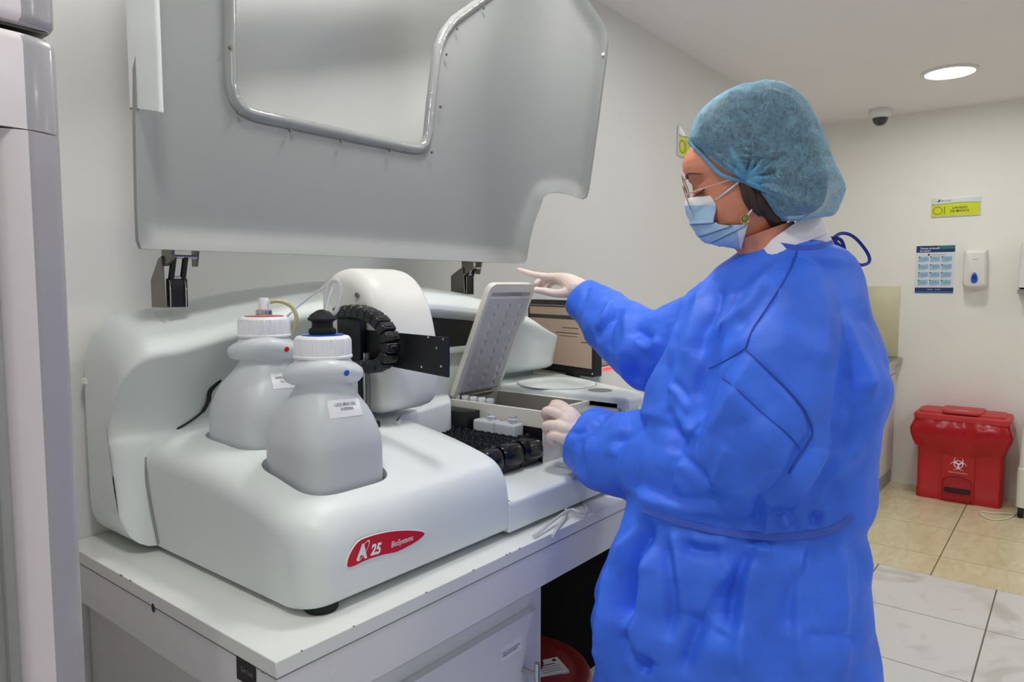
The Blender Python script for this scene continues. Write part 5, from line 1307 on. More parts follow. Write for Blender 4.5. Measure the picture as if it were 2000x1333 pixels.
# folds: ridges (+) and valleys (-) traced as lines over the cloth, (width, height in mm, points)
FOLDS = [
 # armhole and sleeve seams
 (5, -3.5, [(1556, 500), (1537, 541), (1499, 601), (1470, 646), (1457, 681)]), (5, -4, [(1467, 691), (1506, 730), (1548, 772), (1572, 804), (1586, 839), (1580, 862), (1555, 895), (1520, 950), (1490, 1000)]),
 (22, -9, [(1588, 842), (1570, 880), (1540, 930), (1505, 985), (1490, 1030)]), (26, 9, [(1640, 850), (1600, 890), (1560, 950), (1535, 1010)]),
 (6, -3, [(1456, 682), (1418, 706), (1386, 720)]), (5, -2.5, [(1456, 684), (1411, 737)]), (5, -2.5, [(1411, 737), (1440, 760), (1490, 808), (1540, 850), (1565, 880)]),
 (14, 6, [(1470, 690), (1450, 735), (1420, 800), (1380, 850)]),
 # chest
 (14, -9, [(1428, 541), (1400, 565), (1397, 604), (1376, 646), (1365, 695), (1355, 709)]), (16, 8, [(1450, 560), (1425, 600), (1400, 660), (1388, 710)]),
 (12, -7, [(1390, 660), (1377, 709), (1366, 758), (1362, 790)]), (13, 7, [(1372, 560), (1360, 600), (1350, 660), (1330, 720)]),
 (18, 9, [(1516, 520), (1463, 597), (1420, 640), (1385, 675)]), (16, -6, [(1505, 560), (1470, 610), (1440, 650)]),
 (12, 8, [(1390, 530), (1350, 580), (1325, 640), (1300, 720)]), (10, -6, [(1335, 640), (1318, 690), (1300, 740), (1290, 800)]),
 (8, -5, [(1310, 745), (1330, 760), (1345, 785)]), (8, 5, [(1296, 750), (1318, 765), (1340, 795), (1350, 810)]),
 (12, -8, [(1300, 790), (1310, 830), (1330, 855), (1350, 870)]), (10, 6, [(1320, 800), (1345, 835), (1370, 850)]),
 # back
 (20, 8, [(1640, 600), (1672, 680), (1690, 740), (1680, 800)]), (18, -8, [(1655, 660), (1660, 740), (1668, 800), (1650, 850), (1610, 880)]),
 (16, 7, [(1715, 738), (1680, 760), (1650, 790)]), (14, -6, [(1700, 765), (1668, 770), (1640, 800)]), (22, 7, [(1600, 560), (1612, 640), (1600, 720)]),
 (10, -3, [(1580, 868), (1610, 874), (1650, 876)]), (20, 7, [(1690, 860), (1650, 900), (1610, 960), (1590, 1010)]), (16, -8, [(1640, 930), (1610, 985), (1595, 1035)]),
 # near sleeve
 (12, -7, [(1305, 860), (1345, 900), (1386, 957)]), (11, 6, [(1425, 868), (1407, 912), (1388, 957)]), (10, -5, [(1322, 885), (1312, 920), (1304, 965)]),
 (12, 5, [(1335, 900), (1322, 930), (1328, 955)]), (9, -6, [(1100, 842), (1125, 845), (1150, 838)]), (14, -8, [(1140, 840), (1165, 822), (1180, 806)]),
 (12, 7, [(1150, 850), (1148, 890), (1152, 930)]), (14, -6, [(1128, 852), (1135, 895), (1145, 930)]), (16, 7, [(1230, 830), (1200, 860), (1195, 900)]), (14, -6, [(1265, 830), (1230, 850), (1180, 870)]),
 (12, -5, [(1265, 822), (1300, 835), (1322, 850), (1345, 875)]), (16, 7, [(1200, 815), (1260, 808), (1300, 822)]), (14, -6, [(1250, 945), (1330, 975), (1430, 985)]), (14, 6, [(1210, 940), (1290, 985), (1400, 1002)]),
 (12, 5, [(1380, 820), (1350, 845), (1330, 850)]), (9, -4, [(1425, 845), (1440, 830), (1455, 820)]),
 # far sleeve
 (14, -8, [(1215, 600), (1190, 630), (1160, 660)]), (12, 8, [(1195, 585), (1180, 620), (1165, 650)]), (14, 8, [(1230, 600), (1225, 660), (1215, 720)]), (12, -8, [(1205, 610), (1195, 650), (1190, 690)]),
 (14, 8, [(1238, 660), (1255, 676), (1275, 678), (1290, 655)]), (14, -8, [(1240, 640), (1262, 660), (1280, 655)]), (12, -8, [(1245, 690), (1240, 725), (1245, 750)]), (10, 6, [(1215, 700), (1225, 740)]), (10, -6, [(1130, 600), (1140, 585), (1150, 560)]),
 # skirt
 (18, 13, [(1252, 1020), (1218, 1083), (1197, 1146), (1185, 1230), (1175, 1330)]), (20, -16, [(1277, 1013), (1243, 1076), (1232, 1164), (1225, 1233)]), (16, 12, [(1266, 1062), (1250, 1180), (1240, 1240), (1235, 1330)]),
 (16, -14, [(1222, 1230), (1235, 1275), (1270, 1320)]), (18, -13, [(1477, 1062), (1442, 1132), (1431, 1216), (1425, 1240)]), (16, 11, [(1490, 1060), (1465, 1110), (1450, 1200), (1440, 1330)]),
 (16, -11, [(1421, 1125), (1376, 1198), (1348, 1268), (1330, 1330)]), (14, 10, [(1440, 1090), (1400, 1150), (1360, 1220)]), (14, 8, [(1310, 1020), (1330, 1130), (1332, 1220)]), (14, -8, [(1295, 1040), (1310, 1120), (1315, 1180), (1300, 1260)]),
 (16, 9, [(1575, 1055), (1560, 1130), (1555, 1220), (1560, 1330)]), (16, -9, [(1590, 1055), (1570, 1110), (1548, 1160), (1545, 1250)]), (14, 7, [(1640, 1045), (1640, 1150), (1650, 1330)]),
 (13, -7, [(1330, 1065), (1370, 1075), (1410, 1075)]), (13, 6, [(1340, 1050), (1380, 1060), (1430, 1060)]), (9, -5, [(1455, 1060), (1480, 1058), (1520, 1062)]), (9, 5, [(1470, 1072), (1510, 1075)]),
 (6, -4, [(1230, 1272), (1255, 1290), (1290, 1305)]), (6, -3, [(1330, 1195), (1365, 1215)]), (6, -3, [(1390, 1235), (1420, 1245)]), (7, -3, [(1570, 1240), (1640, 1245)]), (7, -3, [(1625, 1235), (1675, 1250)]),
 # gathers above the belt
 (10, -8, [(1485, 970), (1482, 1010), (1480, 1040)]), (10, 7, [(1505, 975), (1498, 1015), (1496, 1040)]), (9, -6, [(1540, 990), (1545, 1015), (1560, 1035)]), (9, 6, [(1520, 1005), (1540, 1030)]), (10, -7, [(1595, 1000), (1592, 1030)]), (9, 6, [(1612, 990), (1606, 1030)]),
]
me = gown.data; nv = len(me.vertices); co = np.empty(nv * 3); me.vertices.foreach_get('co', co); co = co.reshape(-1, 3) + np.array(WO[gown])
no = np.array([tuple(v.normal) for v in me.vertices])
gb = bvh_of(gown); disp = np.zeros(nv)
for wd, am, pl in FOLDS:
    pts = []
    for q in spline([(a, b, 0) for a, b in pl], 5):
        h = gb.ray_cast(CAM, ray(q.x, q.y).normalized())
        if h[0] is not None: pts.append(np.array(h[0]))
    if len(pts) < 2: continue
    P = np.array(pts); lo, hi = P.min(0) - 0.09, P.max(0) + 0.09
    idx = np.where(np.all((co > lo) & (co < hi), axis=1))[0]
    if not len(idx): continue
    sub = co[idx]; dmin = np.full(len(idx), 9.0); along = np.zeros(len(idx)); cum = 0; Ls = [np.linalg.norm(b - a) for a, b in zip(P, P[1:])]; tot = sum(Ls)
    for a, b, L_ in zip(P, P[1:], Ls):
        if L_ > 0.12 or L_ < 1e-6: cum += L_; continue
        ab = b - a; t_ = np.clip(((sub - a) @ ab) / (L_ * L_), 0, 1); d = np.linalg.norm(sub - (a + t_[:, None] * ab), axis=1)
        m_ = d < dmin; dmin[m_] = d[m_]; along[m_] = (cum + t_[m_] * L_) / tot; cum += L_
    fade = np.clip(np.minimum(along, 1 - along) / 0.18, 0.15, 1)
    w_ = wd / 1000.0; x = dmin / w_
    disp[idx] += (2.3 if pl[0][1] > 1000 else 1.6) * am / 1000.0 * fade * (0.5 * np.exp(-x * x * 0.9) + 0.5 * np.exp(-x * 1.1) if abs(am) > 4.5 else np.exp(-x * 1.6))
# soft irregular creasing: flat facets meeting in crisp lines, stronger in patches
rs_ = np.random.RandomState(5)
low = np.array([noise.noise(V((p[0] * 7, p[1] * 7, p[2] * 4))) for p in co]); low2 = np.array([noise.noise(V((p[0] * 5 + 9, p[1] * 5, p[2] * 5))) for p in co]); low3 = np.array([noise.noise(V((p[0] * 16, p[1] * 16 + 4, p[2] * 11))) for p in co])
disp += 0.004 * low + 0.001 * low3
for i, (L_, A_) in enumerate(((0.21, 0.0060), (0.16, 0.0052), (0.13, 0.0040), (0.10, 0.0030), (0.075, 0.0020), (0.05, 0.0011))):
    d_ = rs_.normal(size=3) * np.array([1, 1, 0.55]); d_ /= np.linalg.norm(d_)
    ph = (co @ d_) / L_ + 0.55 * low2 + 0.5 * low + 0.22 * low3 + rs_.rand()
    tri = np.abs((ph % 1.0) - 0.5) * 2 - 0.5
    msk = np.clip(0.55 + 1.5 * np.array([noise.noise(V((p[0] * 6 + i * 7, p[1] * 6, p[2] * 5))) for p in co]), 0.05, 1)
    disp += 1.45 * A_ * tri * msk
co = co + no * disp[:, None]
me.vertices.foreach_set('co', (co - np.array(WO[gown])).ravel()); me.update()
bake(gown, [('SMOOTH', dict(factor=0.5, iterations=2))])
gb = bvh_of(gown)
def on_gown(px_, py_, lift=0.002):
    h = gb.ray_cast(CAM, ray(px_, py_).normalized())
    if h[0] is None: return None
    n_ = h[1] if h[1].dot(h[0] - CAM) < 0 else -h[1]; return h[0] + n_ * lift
def ribbon(name, pts, width, m, lift=0.002, th=0.0012):
    pp = [on_gown(q.x, q.y, lift) for q in spline([(a, b, 0) for a, b in pts], 6)]; pp = [p for p in pp if p is not None]
    pp = [p for i, p in enumerate(pp) if i == 0 or (p - pp[i - 1]).length < 0.09]
    for _ in range(3): pp = [pp[0]] + [(pp[i - 1] + pp[i] * 2 + pp[i + 1]) / 4 for i in range(1, len(pp) - 1)] + [pp[-1]]
    return mk(name, *tube(pp, width / 2, 10, flat=th / (width / 2), upv=(0, 0, 1)) if False else strip(pp, width, th), m, PS)
def strip(pp, width, th, up=Z_):
    vs = []; fs = []
    for i, p in enumerate(pp):
        t_ = (pp[min(i + 1, len(pp) - 1)] - pp[max(0, i - 1)]).normalized(); v_ = (CAM - p).normalized(); s_ = t_.cross(v_).normalized(); n_ = s_.cross(t_).normalized()
        for a, b in ((-.5, -1), (.5, -1), (.5, 1), (-.5, 1)): vs.append(p + s_ * (a * width) + n_ * (b * th))
    for i in range(len(pp) - 1):
        for k in range(4): fs.append((i * 4 + k, i * 4 + (k + 1) % 4, i * 4 + 4 + (k + 1) % 4, i * 4 + 4 + k))
    fs += [(3, 2, 1, 0), tuple(len(vs) - 4 + k for k in range(4))]
    return vs, fs
for q, wd_ in (([(1556, 492), (1537, 541), (1499, 601), (1470, 646), (1457, 681)], .0035), ([(1458, 684), (1506, 730), (1548, 772), (1572, 804), (1586, 839), (1582, 860), (1560, 893), (1540, 925)], .0035), ([(1456, 682), (1418, 706), (1386, 720)], .0025), ([(1411, 737), (1440, 760), (1490, 808), (1540, 850), (1562, 878)], .002)):
    ribbon('sleeve_seam', q, wd_ * 0.75, M['gownseam'], 0.0018, 0.0008)
ribbon('belt_tie', [(1256, 993), (1295, 1007), (1330, 1020), (1400, 1037), (1487, 1047), (1545, 1047), (1593, 1042), (1640, 1027), (1664, 1008)], 0.012, M['gownband'], 0.003)
ribbon('neck_binding', [(1496, 480), (1510, 481), (1530, 483), (1560, 487), (1595, 485), (1625, 477), (1640, 468)], 0.012, M['gownband'], 0.002)
# loose bow at the back of the neck
k0 = W(1631, 470, 1.45)
def bow(pts, w_): return strip(spline([W(a, b, 1.45 + d) for a, b, d in pts], 6), w_, 0.0008)
g = G()
g.add(*bow([(1626, 466, -.01), (1640, 457, 0), (1655, 457, 0.01), (1670, 465, 0.02), (1685, 481, 0.02), (1696, 498, 0.02), (1698, 510, 0.01), (1692, 516, 0), (1674, 520, -.01)], 0.0065))
g.add(*bow([(1628, 468, -.012), (1640, 478, -.01), (1652, 492, -.01), (1668, 510, -.01), (1681, 517, -.005)], 0.004))
g.add(*bow([(1626, 468, -.015), (1636, 490, -.02), (1648, 508, -.02), (1660, 519, -.02), (1672, 530, -.02)], 0.013))
g.add(*bow([(1630, 464, -.01), (1643, 470, -.01), (1649, 486, -.012), (1650, 500, -.012)], 0.007))
g.add(*bow([(1652, 515, 0.0), (1661, 530, 0.0), (1666, 550, 0.0), (1668, 575, 0.0)], 0.0065))
g.add(*bow([(1612, 462, -.015), (1622, 468, -.012), (1633, 474, -.012)], 0.012))
g.make('neck_tie', M['gowntie'], PS)

# ---- white shirt collar under the gown
def tilt_ring(p0, p1, lat, n=48):
    a, b = W(*p0), W(*p1); c = (a + b) / 2; e = (b - a) / 2; los = (c - CAM); los.z = 0; los.normalize()
    return [c + e * math.cos(2 * PI * k / n) + los * (lat * math.sin(2 * PI * k / n)) for k in range(n)]
DC = 1.42
rings = [tilt_ring((1440, 545, DC), (1636, 492, DC), 0.088), tilt_ring((1452, 526, DC), (1622, 462, DC), 0.080), tilt_ring((1466, 508, DC), (1606, 432, DC), 0.076), tilt_ring((1478, 495, DC), (1596, 412, DC), 0.073), tilt_ring((1481, 494, DC), (1591, 411, DC), 0.070), tilt_ring((1483, 502, DC), (1586, 424, DC), 0.067)]
g = G(); g.add(*loft(rings, cap=False))
flap = [tilt_ring((1477, 494, DC), (1597, 411, DC), 0.075), tilt_ring((1466, 514, DC), (1611, 434, DC), 0.084), tilt_ring((1458, 530, DC), (1619, 456, DC), 0.09)]
g.add(*loft(flap, cap=False)); g.make('shirt_collar', M['shirt'], PS)

# ---- hair and the bouffant cap
CAPO = [(1346, 274), (1350, 254), (1362, 228), (1385, 203), (1420, 182), (1460, 170), (1495, 167), (1527, 175), (1556, 196), (1583, 238), (1603, 288), (1620, 330), (1637, 368), (1632, 390), (1622, 412), (1611, 422), (1590, 424), (1560, 430), (1532, 431), (1512, 424), (1496, 410), (1481, 392), (1468, 372), (1456, 355), (1440, 350), (1420, 345), (1402, 335), (1385, 318), (1368, 298), (1354, 286)]
def pillow(outline, half, scale=1.0, shift=(0, 0), n=150, m_=34, p=3.2, fn=None):
    pl = [hlocal(hpx(a + shift[0], b + shift[1], 0)) for a, b in outline]; pl = [(q.y, q.z) for q in pl]
    sp = spline([(a, b, 0) for a, b in pl + [pl[0]]], 10)[:-1]; cum = [0]
    for a, b in zip(sp, sp[1:] + [sp[0]]): cum.append(cum[-1] + (b - a).length)
    pts = []
    for k in range(n):
        s = cum[-1] * k / n; i = int(np.searchsorted(cum, s, side='right')) - 1; i = min(i, len(sp) - 1)
        t_ = (s - cum[i]) / max(1e-9, cum[i + 1] - cum[i]); q = sp[i].lerp(sp[(i + 1) % len(sp)], t_); pts.append((q.x, q.y))
    cy_ = sum(q[0] for q in pts) / n; cz_ = sum(q[1] for q in pts) / n; secs = []
    for j in range(m_ + 1):
        s = math.sin(PI / 2 * (-1 + 2 * j / m_)) * 0.9995; sc = (1 - abs(s) ** p) ** (1 / p) * scale; ring = []
        for a, b in pts:
            q = V((s * half, cy_ + (a - cy_) * sc, cz_ + (b - cz_) * sc))
            if fn: q = fn(q)
            ring.append(HL(q.x, q.y, q.z))
        secs.append(ring)
    return loft(secs)
gat = hlocal(hpx(1456, 351, -0.078))
def pleat(q):
    r = V((q.x, q.y - gat.y, q.z - gat.z)); dy, dz = r.y, r.z; d = math.hypot(dy, dz); a = math.atan2(dz, dy); sgn = -1 if q.x < 0 else 1
    near = min(1, abs(q.x) / 0.05)
    am = 0.0055 * math.exp(-d / 0.085) * min(1, d / 0.012)
    h = am * (math.sin(a * 15) + 0.35 * math.sin(a * 24 + 1.3)) + 0.0035 * noise.noise(V((q.x * 30, q.y * 42, q.z * 26))) + 0.002 * noise.noise(V((q.x * 70, q.y * 90, q.z * 60)))
    pull = 0.012 * math.exp(-(d / 0.03) ** 2)
    # pleats over the back of the crown, running front to back
    e = V((0, q.y, q.z)); n_ = (V((q.x, q.y + 0.04, q.z - 0.05))).normalized()
    wv = 0.0016 * math.sin(q.x * 240 + 3 * noise.noise(V((q.y * 8, q.z * 8, 1)))) * (1 - near)
    return V((q.x + sgn * (h - pull) * near, q.y, q.z)) + n_ * (wv + h * 0.4)
HAIRO = [(1349, 279), (1354, 260), (1367, 236), (1391, 210), (1424, 192), (1462, 181), (1493, 178), (1520, 186), (1546, 206), (1572, 246), (1590, 292), (1604, 335), (1606, 368), (1600, 395), (1585, 412), (1560, 421), (1532, 422), (1515, 418), (1498, 402), (1484, 386), (1470, 366), (1458, 351), (1440, 348), (1420, 343), (1402, 333), (1386, 317), (1370, 299), (1356, 287)]
g = G(); g.add(*pillow(HAIRO, 0.090, m_=26, p=5.0))
for pts, r in (([(1446, 350, -.071), (1454, 368, -.074), (1458, 388, -.073), (1466, 410, -.066)], [.006, .008, .007, .003]), ([(1458, 352, -.073), (1466, 375, -.074), (1474, 400, -.07), (1486, 420, -.06)], [.008, .011, .010, .005]), ([(1474, 372, -.07), (1488, 398, -.066), (1506, 420, -.055), (1522, 434, -.045)], [.01, .014, .012, .005]), ([(1490, 400, -.05), (1505, 420, -.045), (1520, 440, -.035), (1526, 452, -.03)], [.012, .014, .010, .004]), ([(1512, 415, -.02), (1520, 432, -.02), (1528, 448, -.02)], [.02, .018, .008])):
    sp = spline([hpx(a, b, c) for a, b, c in pts], 5); rr = [p.x for p in spline([(q, 0, 0) for q in r], 5)]; g.add(*tube(sp, rr, 14))
g.make('hair', M['hair'], PS, sharp=80)
cm = mat('cap_nonwoven', (146, 198, 224), 0.6, var=0.06, scale=30, spec=0.3)
nt = cm.node_tree; N = nt.nodes; L = nt.links; b = N['Principled BSDF']; out = N['Material Output']
tc = N.new('ShaderNodeTexCoord')
def nz(scale, dist, sc3):
    mp_ = N.new('ShaderNodeMapping'); mp_.inputs['Scale'].default_value = sc3; L.new(tc.outputs['Object'], mp_.inputs[0])
    n_ = N.new('ShaderNodeTexNoise'); n_.inputs['Scale'].default_value = scale; n_.inputs['Distortion'].default_value = dist; n_.inputs['Detail'].default_value = 5; L.new(mp_.outputs[0], n_.inputs['Vector']); return n_.outputs['Fac']
def mt(op, a, b_=None):
    n_ = N.new('ShaderNodeMath'); n_.operation = op
    for i, q in enumerate((a, b_)):
        if q is None: continue
        if isinstance(q, (int, float)): n_.inputs[i].default_value = q
        else: L.new(q, n_.inputs[i])
    return n_.outputs[0]
rid = mt('ABSOLUTE', mt('SUBTRACT', nz(34, 0.5, (1, 1, 1)), 0.5)); fib = mt('LESS_THAN', rid, 0.009)
rid2 = mt('ABSOLUTE', mt('SUBTRACT', nz(90, 0.6, (1.2, 1.2, 0.9)), 0.5))
op_ = mt('ADD', mt('ADD', mt('MULTIPLY', fib, 0.16), mt('MULTIPLY', mt('SUBTRACT', 0.16, mt('MINIMUM', rid2, 0.16)), 1.2)), 0.25)
lw = N.new('ShaderNodeLayerWeight'); lw.inputs[0].default_value = 0.35
op_ = mt('MINIMUM', mt('ADD', op_, mt('MULTIPLY', lw.outputs['Facing'], 0.5)), 0.96)
tr = N.new('ShaderNodeBsdfTransparent'); mx = N.new('ShaderNodeMixShader'); L.new(op_, mx.inputs[0]); L.new(tr.outputs[0], mx.inputs[1]); L.new(b.outputs[0], mx.inputs[2]); L.new(mx.outputs[0], out.inputs[0])
cap = mk('hair_cap', *pillow(CAPO, 0.104, p=5.5, fn=pleat, n=260, m_=70), cm, PS, sharp=80)
tag(cap, 'light blue translucent nonwoven hair cap')
# elastic edge of the cap, gathered at the ear
ed = [(1348, 278, -.03), (1358, 289, -.045), (1372, 303, -.06), (1388, 322, -.069), (1404, 338, -.074), (1422, 347, -.077), (1440, 351, -.079), (1456, 355, -.080)]
g = G(); sp = spline([hpx(a, b, c) for a, b, c in ed], 8); g.add(*tube(sp, [0.0042 + 0.0007 * math.sin(i * 1.9) for i in range(len(sp))], 10))
ed2 = [(1456, 355, -.080), (1468, 373, -.080), (1481, 393, -.076), (1496, 411, -.068), (1514, 425, -.055), (1534, 431, -.04)]
sp = spline([hpx(a, b, c) for a, b, c in ed2], 8); g.add(*tube(sp, [0.0032 + 0.0006 * math.sin(i * 1.7) for i in range(len(sp))], 10))
for a0, l_, w0 in ((98, .075, .010), (122, .055, .006), (52, .05, .006), (20, .06, .009), (-20, .06, .009), (-52, .05, .007)):
    a = math.radians(a0); pts = [V((-0.079 - 0.004 * math.sin(PI * s), gat.y - math.cos(a) * l_ * s, gat.z + math.sin(a) * l_ * s)) for s in (0, .25, .5, .75, 1)]
    pts = [HL(q.x - 0.006 * (1 if k else 0.3), q.y, q.z) for k, q in enumerate(pts)]; g.add(*tube(spline(pts, 4), [p.x for p in spline([(w0 * q, 0, 0) for q in (.5, 1, .8, .45, .1)], 4)], 10))
gm = mat('cap_gather', (116, 188, 228), 0.6, var=0.06, scale=40, spec=0.3); mix_clear(gm, 0.42)
g.make('cap_elastic', gm, cap, sharp=80)

# ---- face mask
ROWS = [((1341, 387), (1397, 382), .050), ((1338, 394), (1399, 392), .052), ((1337, 403), (1399, 402), .054), ((1340, 416), (1398, 412), .056), ((1344, 428), (1395, 424), .058), ((1347, 437), (1394, 435), .059), ((1352, 447), (1408, 439), .060), ((1360, 459), (1426, 441), .061), ((1371, 471), (1450, 439), .062), ((1386, 477), (1460, 441), .061), ((1403, 481), (1456, 457), .056), ((1424, 484), (1451, 474), .046), ((1440, 487), (1448, 486), .036)]
def mask_pt(r, t_):
    """t in -1..1 across the face"""
    i = min(int(r), len(ROWS) - 2); q = r - i
    F = hlocal(hpx(*ROWS[i][0], 0)).lerp(hlocal(hpx(*ROWS[i + 1][0], 0)), q); w_ = ROWS[i][2] * (1 - q) + ROWS[i + 1][2] * q
    E = hlocal(hpx(*ROWS[i][1], -ROWS[i][2])).lerp(hlocal(hpx(*ROWS[i + 1][1], -ROWS[i + 1][2])), q)
    a = abs(t_) * PI / 2; k = 1 - math.cos(a); x = -w_ * (math.sin(a) ** 0.8) * (1 if t_ > 0 else -1)
    return V((x, F.y + (E.y - F.y) * k, F.z + (E.z - F.z) * k))
nr, nc = 72, 56; vs = []; fs = []
for i in range(nr + 1):
    r = (len(ROWS) - 1) * i / nr
    for j in range(nc + 1):
        q = mask_pt(r, -1 + 2 * j / nc); out_ = 0.0
        for pr_ in (5.3, 7.4, 8.9): out_ -= 0.0022 * math.exp(-((r - pr_) / 0.16) ** 2); out_ += 0.0016 * math.exp(-((r - pr_ + 0.35) / 0.25) ** 2)
        out_ += 0.0016 * noise.noise(V((q.x * 50, q.y * 60, q.z * 60)))
        n_ = V((q.x * 0.7, 0.06, q.z + 0.03 if q.z < -0.06 else 0)).normalized(); q = q + n_ * out_; vs.append(HL(q.x, q.y, q.z))
for i in range(nr):
    for j in range(nc): k = i * (nc + 1) + j; fs.append((k, k + 1, k + nc + 2, k + nc + 1))
fmi = [1 if i < nr * 1.75 / 12 else 0 for i in range(nr) for j in range(nc)]
fmi = [1 if (j > nc - 6 and i > nr * 8.6 / 12) else v for v, (i, j) in zip(fmi, [(i, j) for i in range(nr) for j in range(nc)])]
mask = mk('face_mask', vs, fs, None, PS, mats=[M['maskblue'], M['maskwhite']], fm=fmi, sharp=80)
md_ = mask.modifiers.new('thickness', 'SOLIDIFY'); md_.thickness = 0.0012; md_.offset = -1
g = G()
for r in (5.28, 7.38, 8.88):
    g.add(*tube([HL(*(mask_pt(r, t_) + V((-0.0002, 0.0003, 0)))) for t_ in np.linspace(-0.98, 0.98, 40)], 0.0007, 6))
g.make('pleat_crease', M['maskcrease'], mask)
g = G(); e1 = hpx(1397, 391, -.052)
g.add(*tube(spline([e1, hpx(1412, 380, -.063), hpx(1430, 366, -.071), hpx(1447, 352, -.076)], 6), 0.0019, 10))
g.add(*tube(spline([hpx(1452, 441, -.063), hpx(1457, 426, -.069), hpx(1467, 412, -.071), hpx(1474, 402, -.066)], 6), 0.0017, 10))
tag(g.make('ear_loop', M['maskwhite'], mask), 'white elastic ear loop')

# ---- eye lashes, brow
g = G()
for sgn in (-1, 1):
    g.add(*tube([HL(sgn * x, 0.0905 - 0.75 * max(0, x - 0.026) - 0.1 * abs(x - .03), 0.004 + 0.35 * max(0, x - 0.038)) for x in np.linspace(0.018, 0.047, 10)], [0.0006 + 0.0007 * k / 9 for k in range(10)], 8))
    for x in np.linspace(0.026, 0.046, 9):
        p = HL(sgn * x, 0.0905 - 0.75 * max(0, x - 0.026) - 0.1 * abs(x - .03), 0.003); g.add(*tube([p, p + hf * 0.006 - hu * 0.003 - hr * (-sgn * 0.003), p + hf * 0.009 - hu * 0.002 + hr * (sgn * 0.005)], [0.0004, 0.0003, 0.0002], 5))
g.make('eyelashes', M['lash'], PS)
bb_ = bvh_of(body); g = G()
for sgn in (-1, 1):
    pts = []
    for x, z_ in ((0.012, 0.039), (0.020, 0.0435), (0.030, 0.046), (0.040, 0.044), (0.048, 0.039), (0.053, 0.034)):
        h = bb_.ray_cast(HL(sgn * x, 0.16, z_), -hf); pts.append((h[0] if h[0] else HL(sgn * x, 0.09, z_)) + hf * 0.0003)
    g.add(*tube(spline(pts, 4), [p.x for p in spline([(q, 0, 0) for q in (0.0018, 0.0022, 0.002, 0.0017, 0.0012, 0.0005)], 4)], 8, flat=1.0))
g.make('eyebrows', M['brow'], PS)

# ---- glasses: two round metal rims, bridge, temples
gl = thing('g', HO, None, None); bpy.data.objects.remove(gl); 
def rim_ring(c, ax_, ay_, R, n=40): return [c + ax_ * (R * math.cos(2 * PI * k / n)) + ay_ * (R * math.sin(2 * PI * k / n)) for k in range(n + 1)]
cN, cFar = hpx(1343, 388, -0.033), hpx(1340, 366, 0.033)
ay = (hpx(1334, 362, -0.033) - hpx(1354, 416, -0.033)).normalized(); axg = (cN - cFar).normalized(); ay = (ay - axg * ay.dot(axg)).normalized()
g = G(); R = 0.0255
for c in (cN, cFar): g.add(*tube(rim_ring(c, axg, ay, R), 0.0011, 8))
g.add(*tube(spline([cN - axg * R * 0.97 + ay * 0.006, (cN + cFar) / 2 + ay * 0.012 + hf * 0.003, cFar + axg * R * 0.97 + ay * 0.006], 6), 0.0012, 8))
frame_ = g.make('glasses_frame', M['rosegold'], PS)
g = G(); hinge_ = cN + axg * R * 1.02 + ay * 0.008
g.add(*tube(spline([hinge_, hpx(1347, 378, -.066), hpx(1390, 363, -.074), hpx(1420, 353, -.077), hpx(1446, 346, -.079)], 6), 0.0014, 8))
hf2 = cFar - axg * R * 1.02 + ay * 0.008
g.add(*tube(spline([hf2, hf2 + hf * -0.03 - axg * 0.01, hf2 - hf * 0.10 - axg * 0.014 + hu * 0.004], 6), 0.0014, 8))
g.make('temple', M['rosegold'], frame_)
for c in (cN, cFar):
    nn_ = axg.cross(ay); mk('lens', *loft([[p + nn_ * d for p in rim_ring(c, axg, ay, R - 0.001, 36)[:-1]] for d in (-0.0006, 0.0006)]), M['lens'], frame_)

# ---- earring
ec_ = hpx(1455, 428, -0.074); los = (ec_ - CAM).normalized(); sx_ = los.cross(Z_).normalized()
g = G(); g.add(*tube([ec_ + sx_ * (0.0072 * math.cos(2 * PI * k / 24)) + Z_ * (0.0078 * math.sin(2 * PI * k / 24)) for k in range(25)], 0.0013, 8)); g.add(*tube([ec_ + Z_ * 0.0078, hpx(1459, 415, -.071), hpx(1462, 408, -.068)], 0.0012, 8))
er = g.make('earring', M['gold'], PS)
mk('stone', *lathe([(0.0004, 0.0035), (0.003, 0.0028), (0.0052, 0.001), (0.006, -0.001), (0.0004, -0.002)], ec_, 20, ax=(sx_, Z_, -los)), M['stone'], er)

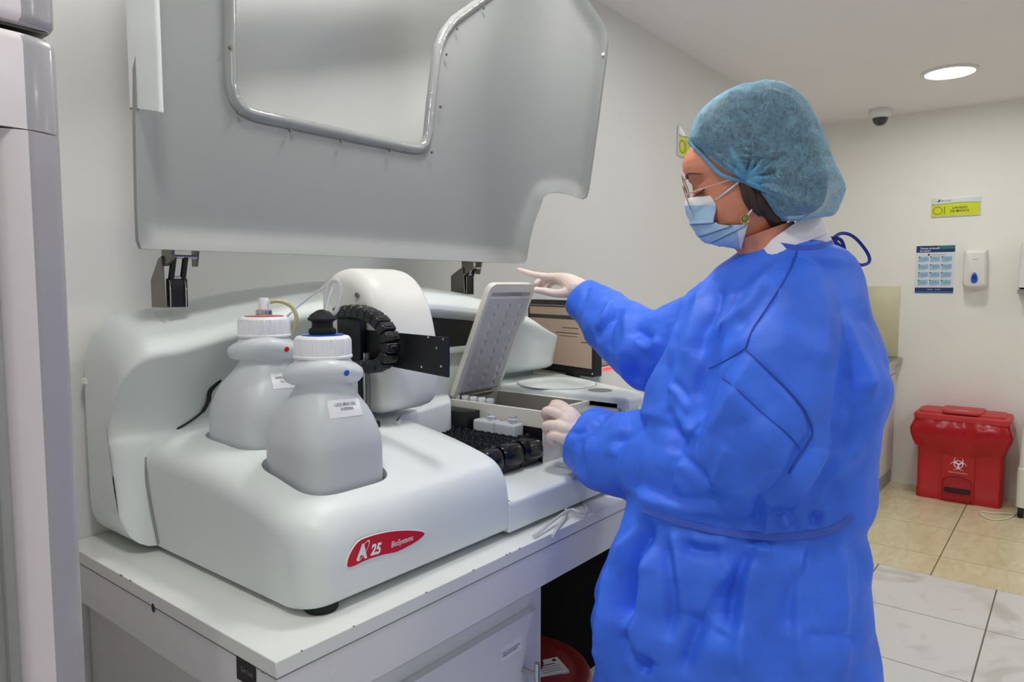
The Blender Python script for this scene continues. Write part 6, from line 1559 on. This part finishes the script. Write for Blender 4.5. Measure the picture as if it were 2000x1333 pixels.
# ---- gloved hands: palm and five separate bent fingers each
def glove(label, palms, fingers, cuff):
    g = G()
    for pts in palms + fingers + [cuff]:
        sp = spline([W(a, b, D) for a, b, D, r in pts], 5); rr = [p.x for p in spline([(q[3], 0, 0) for q in pts], 5)]
        g.add(*tube(sp, rr, 14)); 
        for e, r in ((sp[0], rr[0]), (sp[-1], rr[-1])):
            g.add(*lathe([(r * math.sin(t_), -r * math.cos(t_)) for t_ in np.linspace(0.02, PI - 0.02, 9)], e, 14))
    o = g.make('glove', M['glove'], PS)
    bake(o, [('REMESH', dict(mode='VOXEL', voxel_size=0.0021)), ('SMOOTH', dict(factor=0.5, iterations=5))])
    return tag(o, label)
wr = (1128, 564, 2.02, 0.032)
glove('pale latex glove holding the tray lid', [[wr, (1108, 549, 2.055, .023), (1088, 541, 2.075, .0125)], [wr, (1110, 551, 2.075, .021), (1090, 543, 2.10, .0125)], [wr, (1112, 554, 2.09, .019), (1093, 547, 2.12, .012)], [wr, (1115, 560, 2.09, .015), (1099, 553, 2.13, .011)], [wr, (1113, 562, 2.04, .021), (1102, 552, 2.065, .014)]],
 [[(1090, 541, 2.075, .0115), (1064, 540, 2.085, .0102), (1040, 536, 2.09, .0092), (1024, 531, 2.095, .0084), (1013, 528, 2.10, .0072)],
  [(1090, 543, 2.10, .0112), (1070, 541, 2.125, .0102), (1056, 546, 2.13, .0098), (1047, 555, 2.12, .0085)],
  [(1093, 547, 2.12, .011), (1076, 545, 2.15, .010), (1064, 551, 2.15, .0092), (1056, 559, 2.14, .008)],
  [(1099, 553, 2.13, .010), (1085, 551, 2.165, .009), (1076, 556, 2.17, .008), (1072, 561, 2.165, .007)],
  [(1118, 569, 2.02, .019), (1100, 573, 2.03, .0142), (1082, 573, 2.045, .012), (1062, 569, 2.055, .0108), (1047, 567, 2.055, .0092)]],
 [(1120, 558, 2.03, .024), (1140, 574, 2.01, .030), (1158, 588, 1.97, .031)])
wr = (1128, 842, 1.755, 0.027)
glove('pale latex glove gripping the front corner of the reagent tray', [[wr, (1118, 815, 1.765, .021), (1104, 800, 1.785, .0145)], [wr, (1110, 825, 1.755, .021), (1098, 812, 1.765, .015)], [wr, (1105, 838, 1.745, .020), (1093, 832, 1.752, .015)], [wr, (1106, 855, 1.74, .018), (1092, 852, 1.745, .014)], [wr, (1116, 830, 1.78, .02), (1108, 808, 1.80, .014)]],
 [[(1104, 801, 1.785, .0140), (1088, 795, 1.80, .0125), (1078, 797, 1.815, .0115), (1080, 806, 1.825, .010)],
  [(1098, 812, 1.762, .0148), (1080, 805, 1.77, .0135), (1068, 804, 1.785, .0125), (1066, 812, 1.80, .0115), (1074, 820, 1.81, .010)],
  [(1093, 833, 1.750, .0145), (1078, 831, 1.757, .0132), (1067, 833, 1.77, .0122), (1069, 842, 1.785, .011), (1078, 846, 1.79, .0095)],
  [(1092, 853, 1.744, .0135), (1080, 851, 1.752, .0122), (1074, 855, 1.765, .0112), (1079, 863, 1.775, .010)],
  [(1118, 822, 1.80, .015), (1106, 800, 1.82, .0135), (1092, 790, 1.835, .0118), (1082, 789, 1.85, .0105)]],
 [(1118, 842, 1.755, .030), (1135, 852, 1.74, .033), (1160, 868, 1.71, .034)])
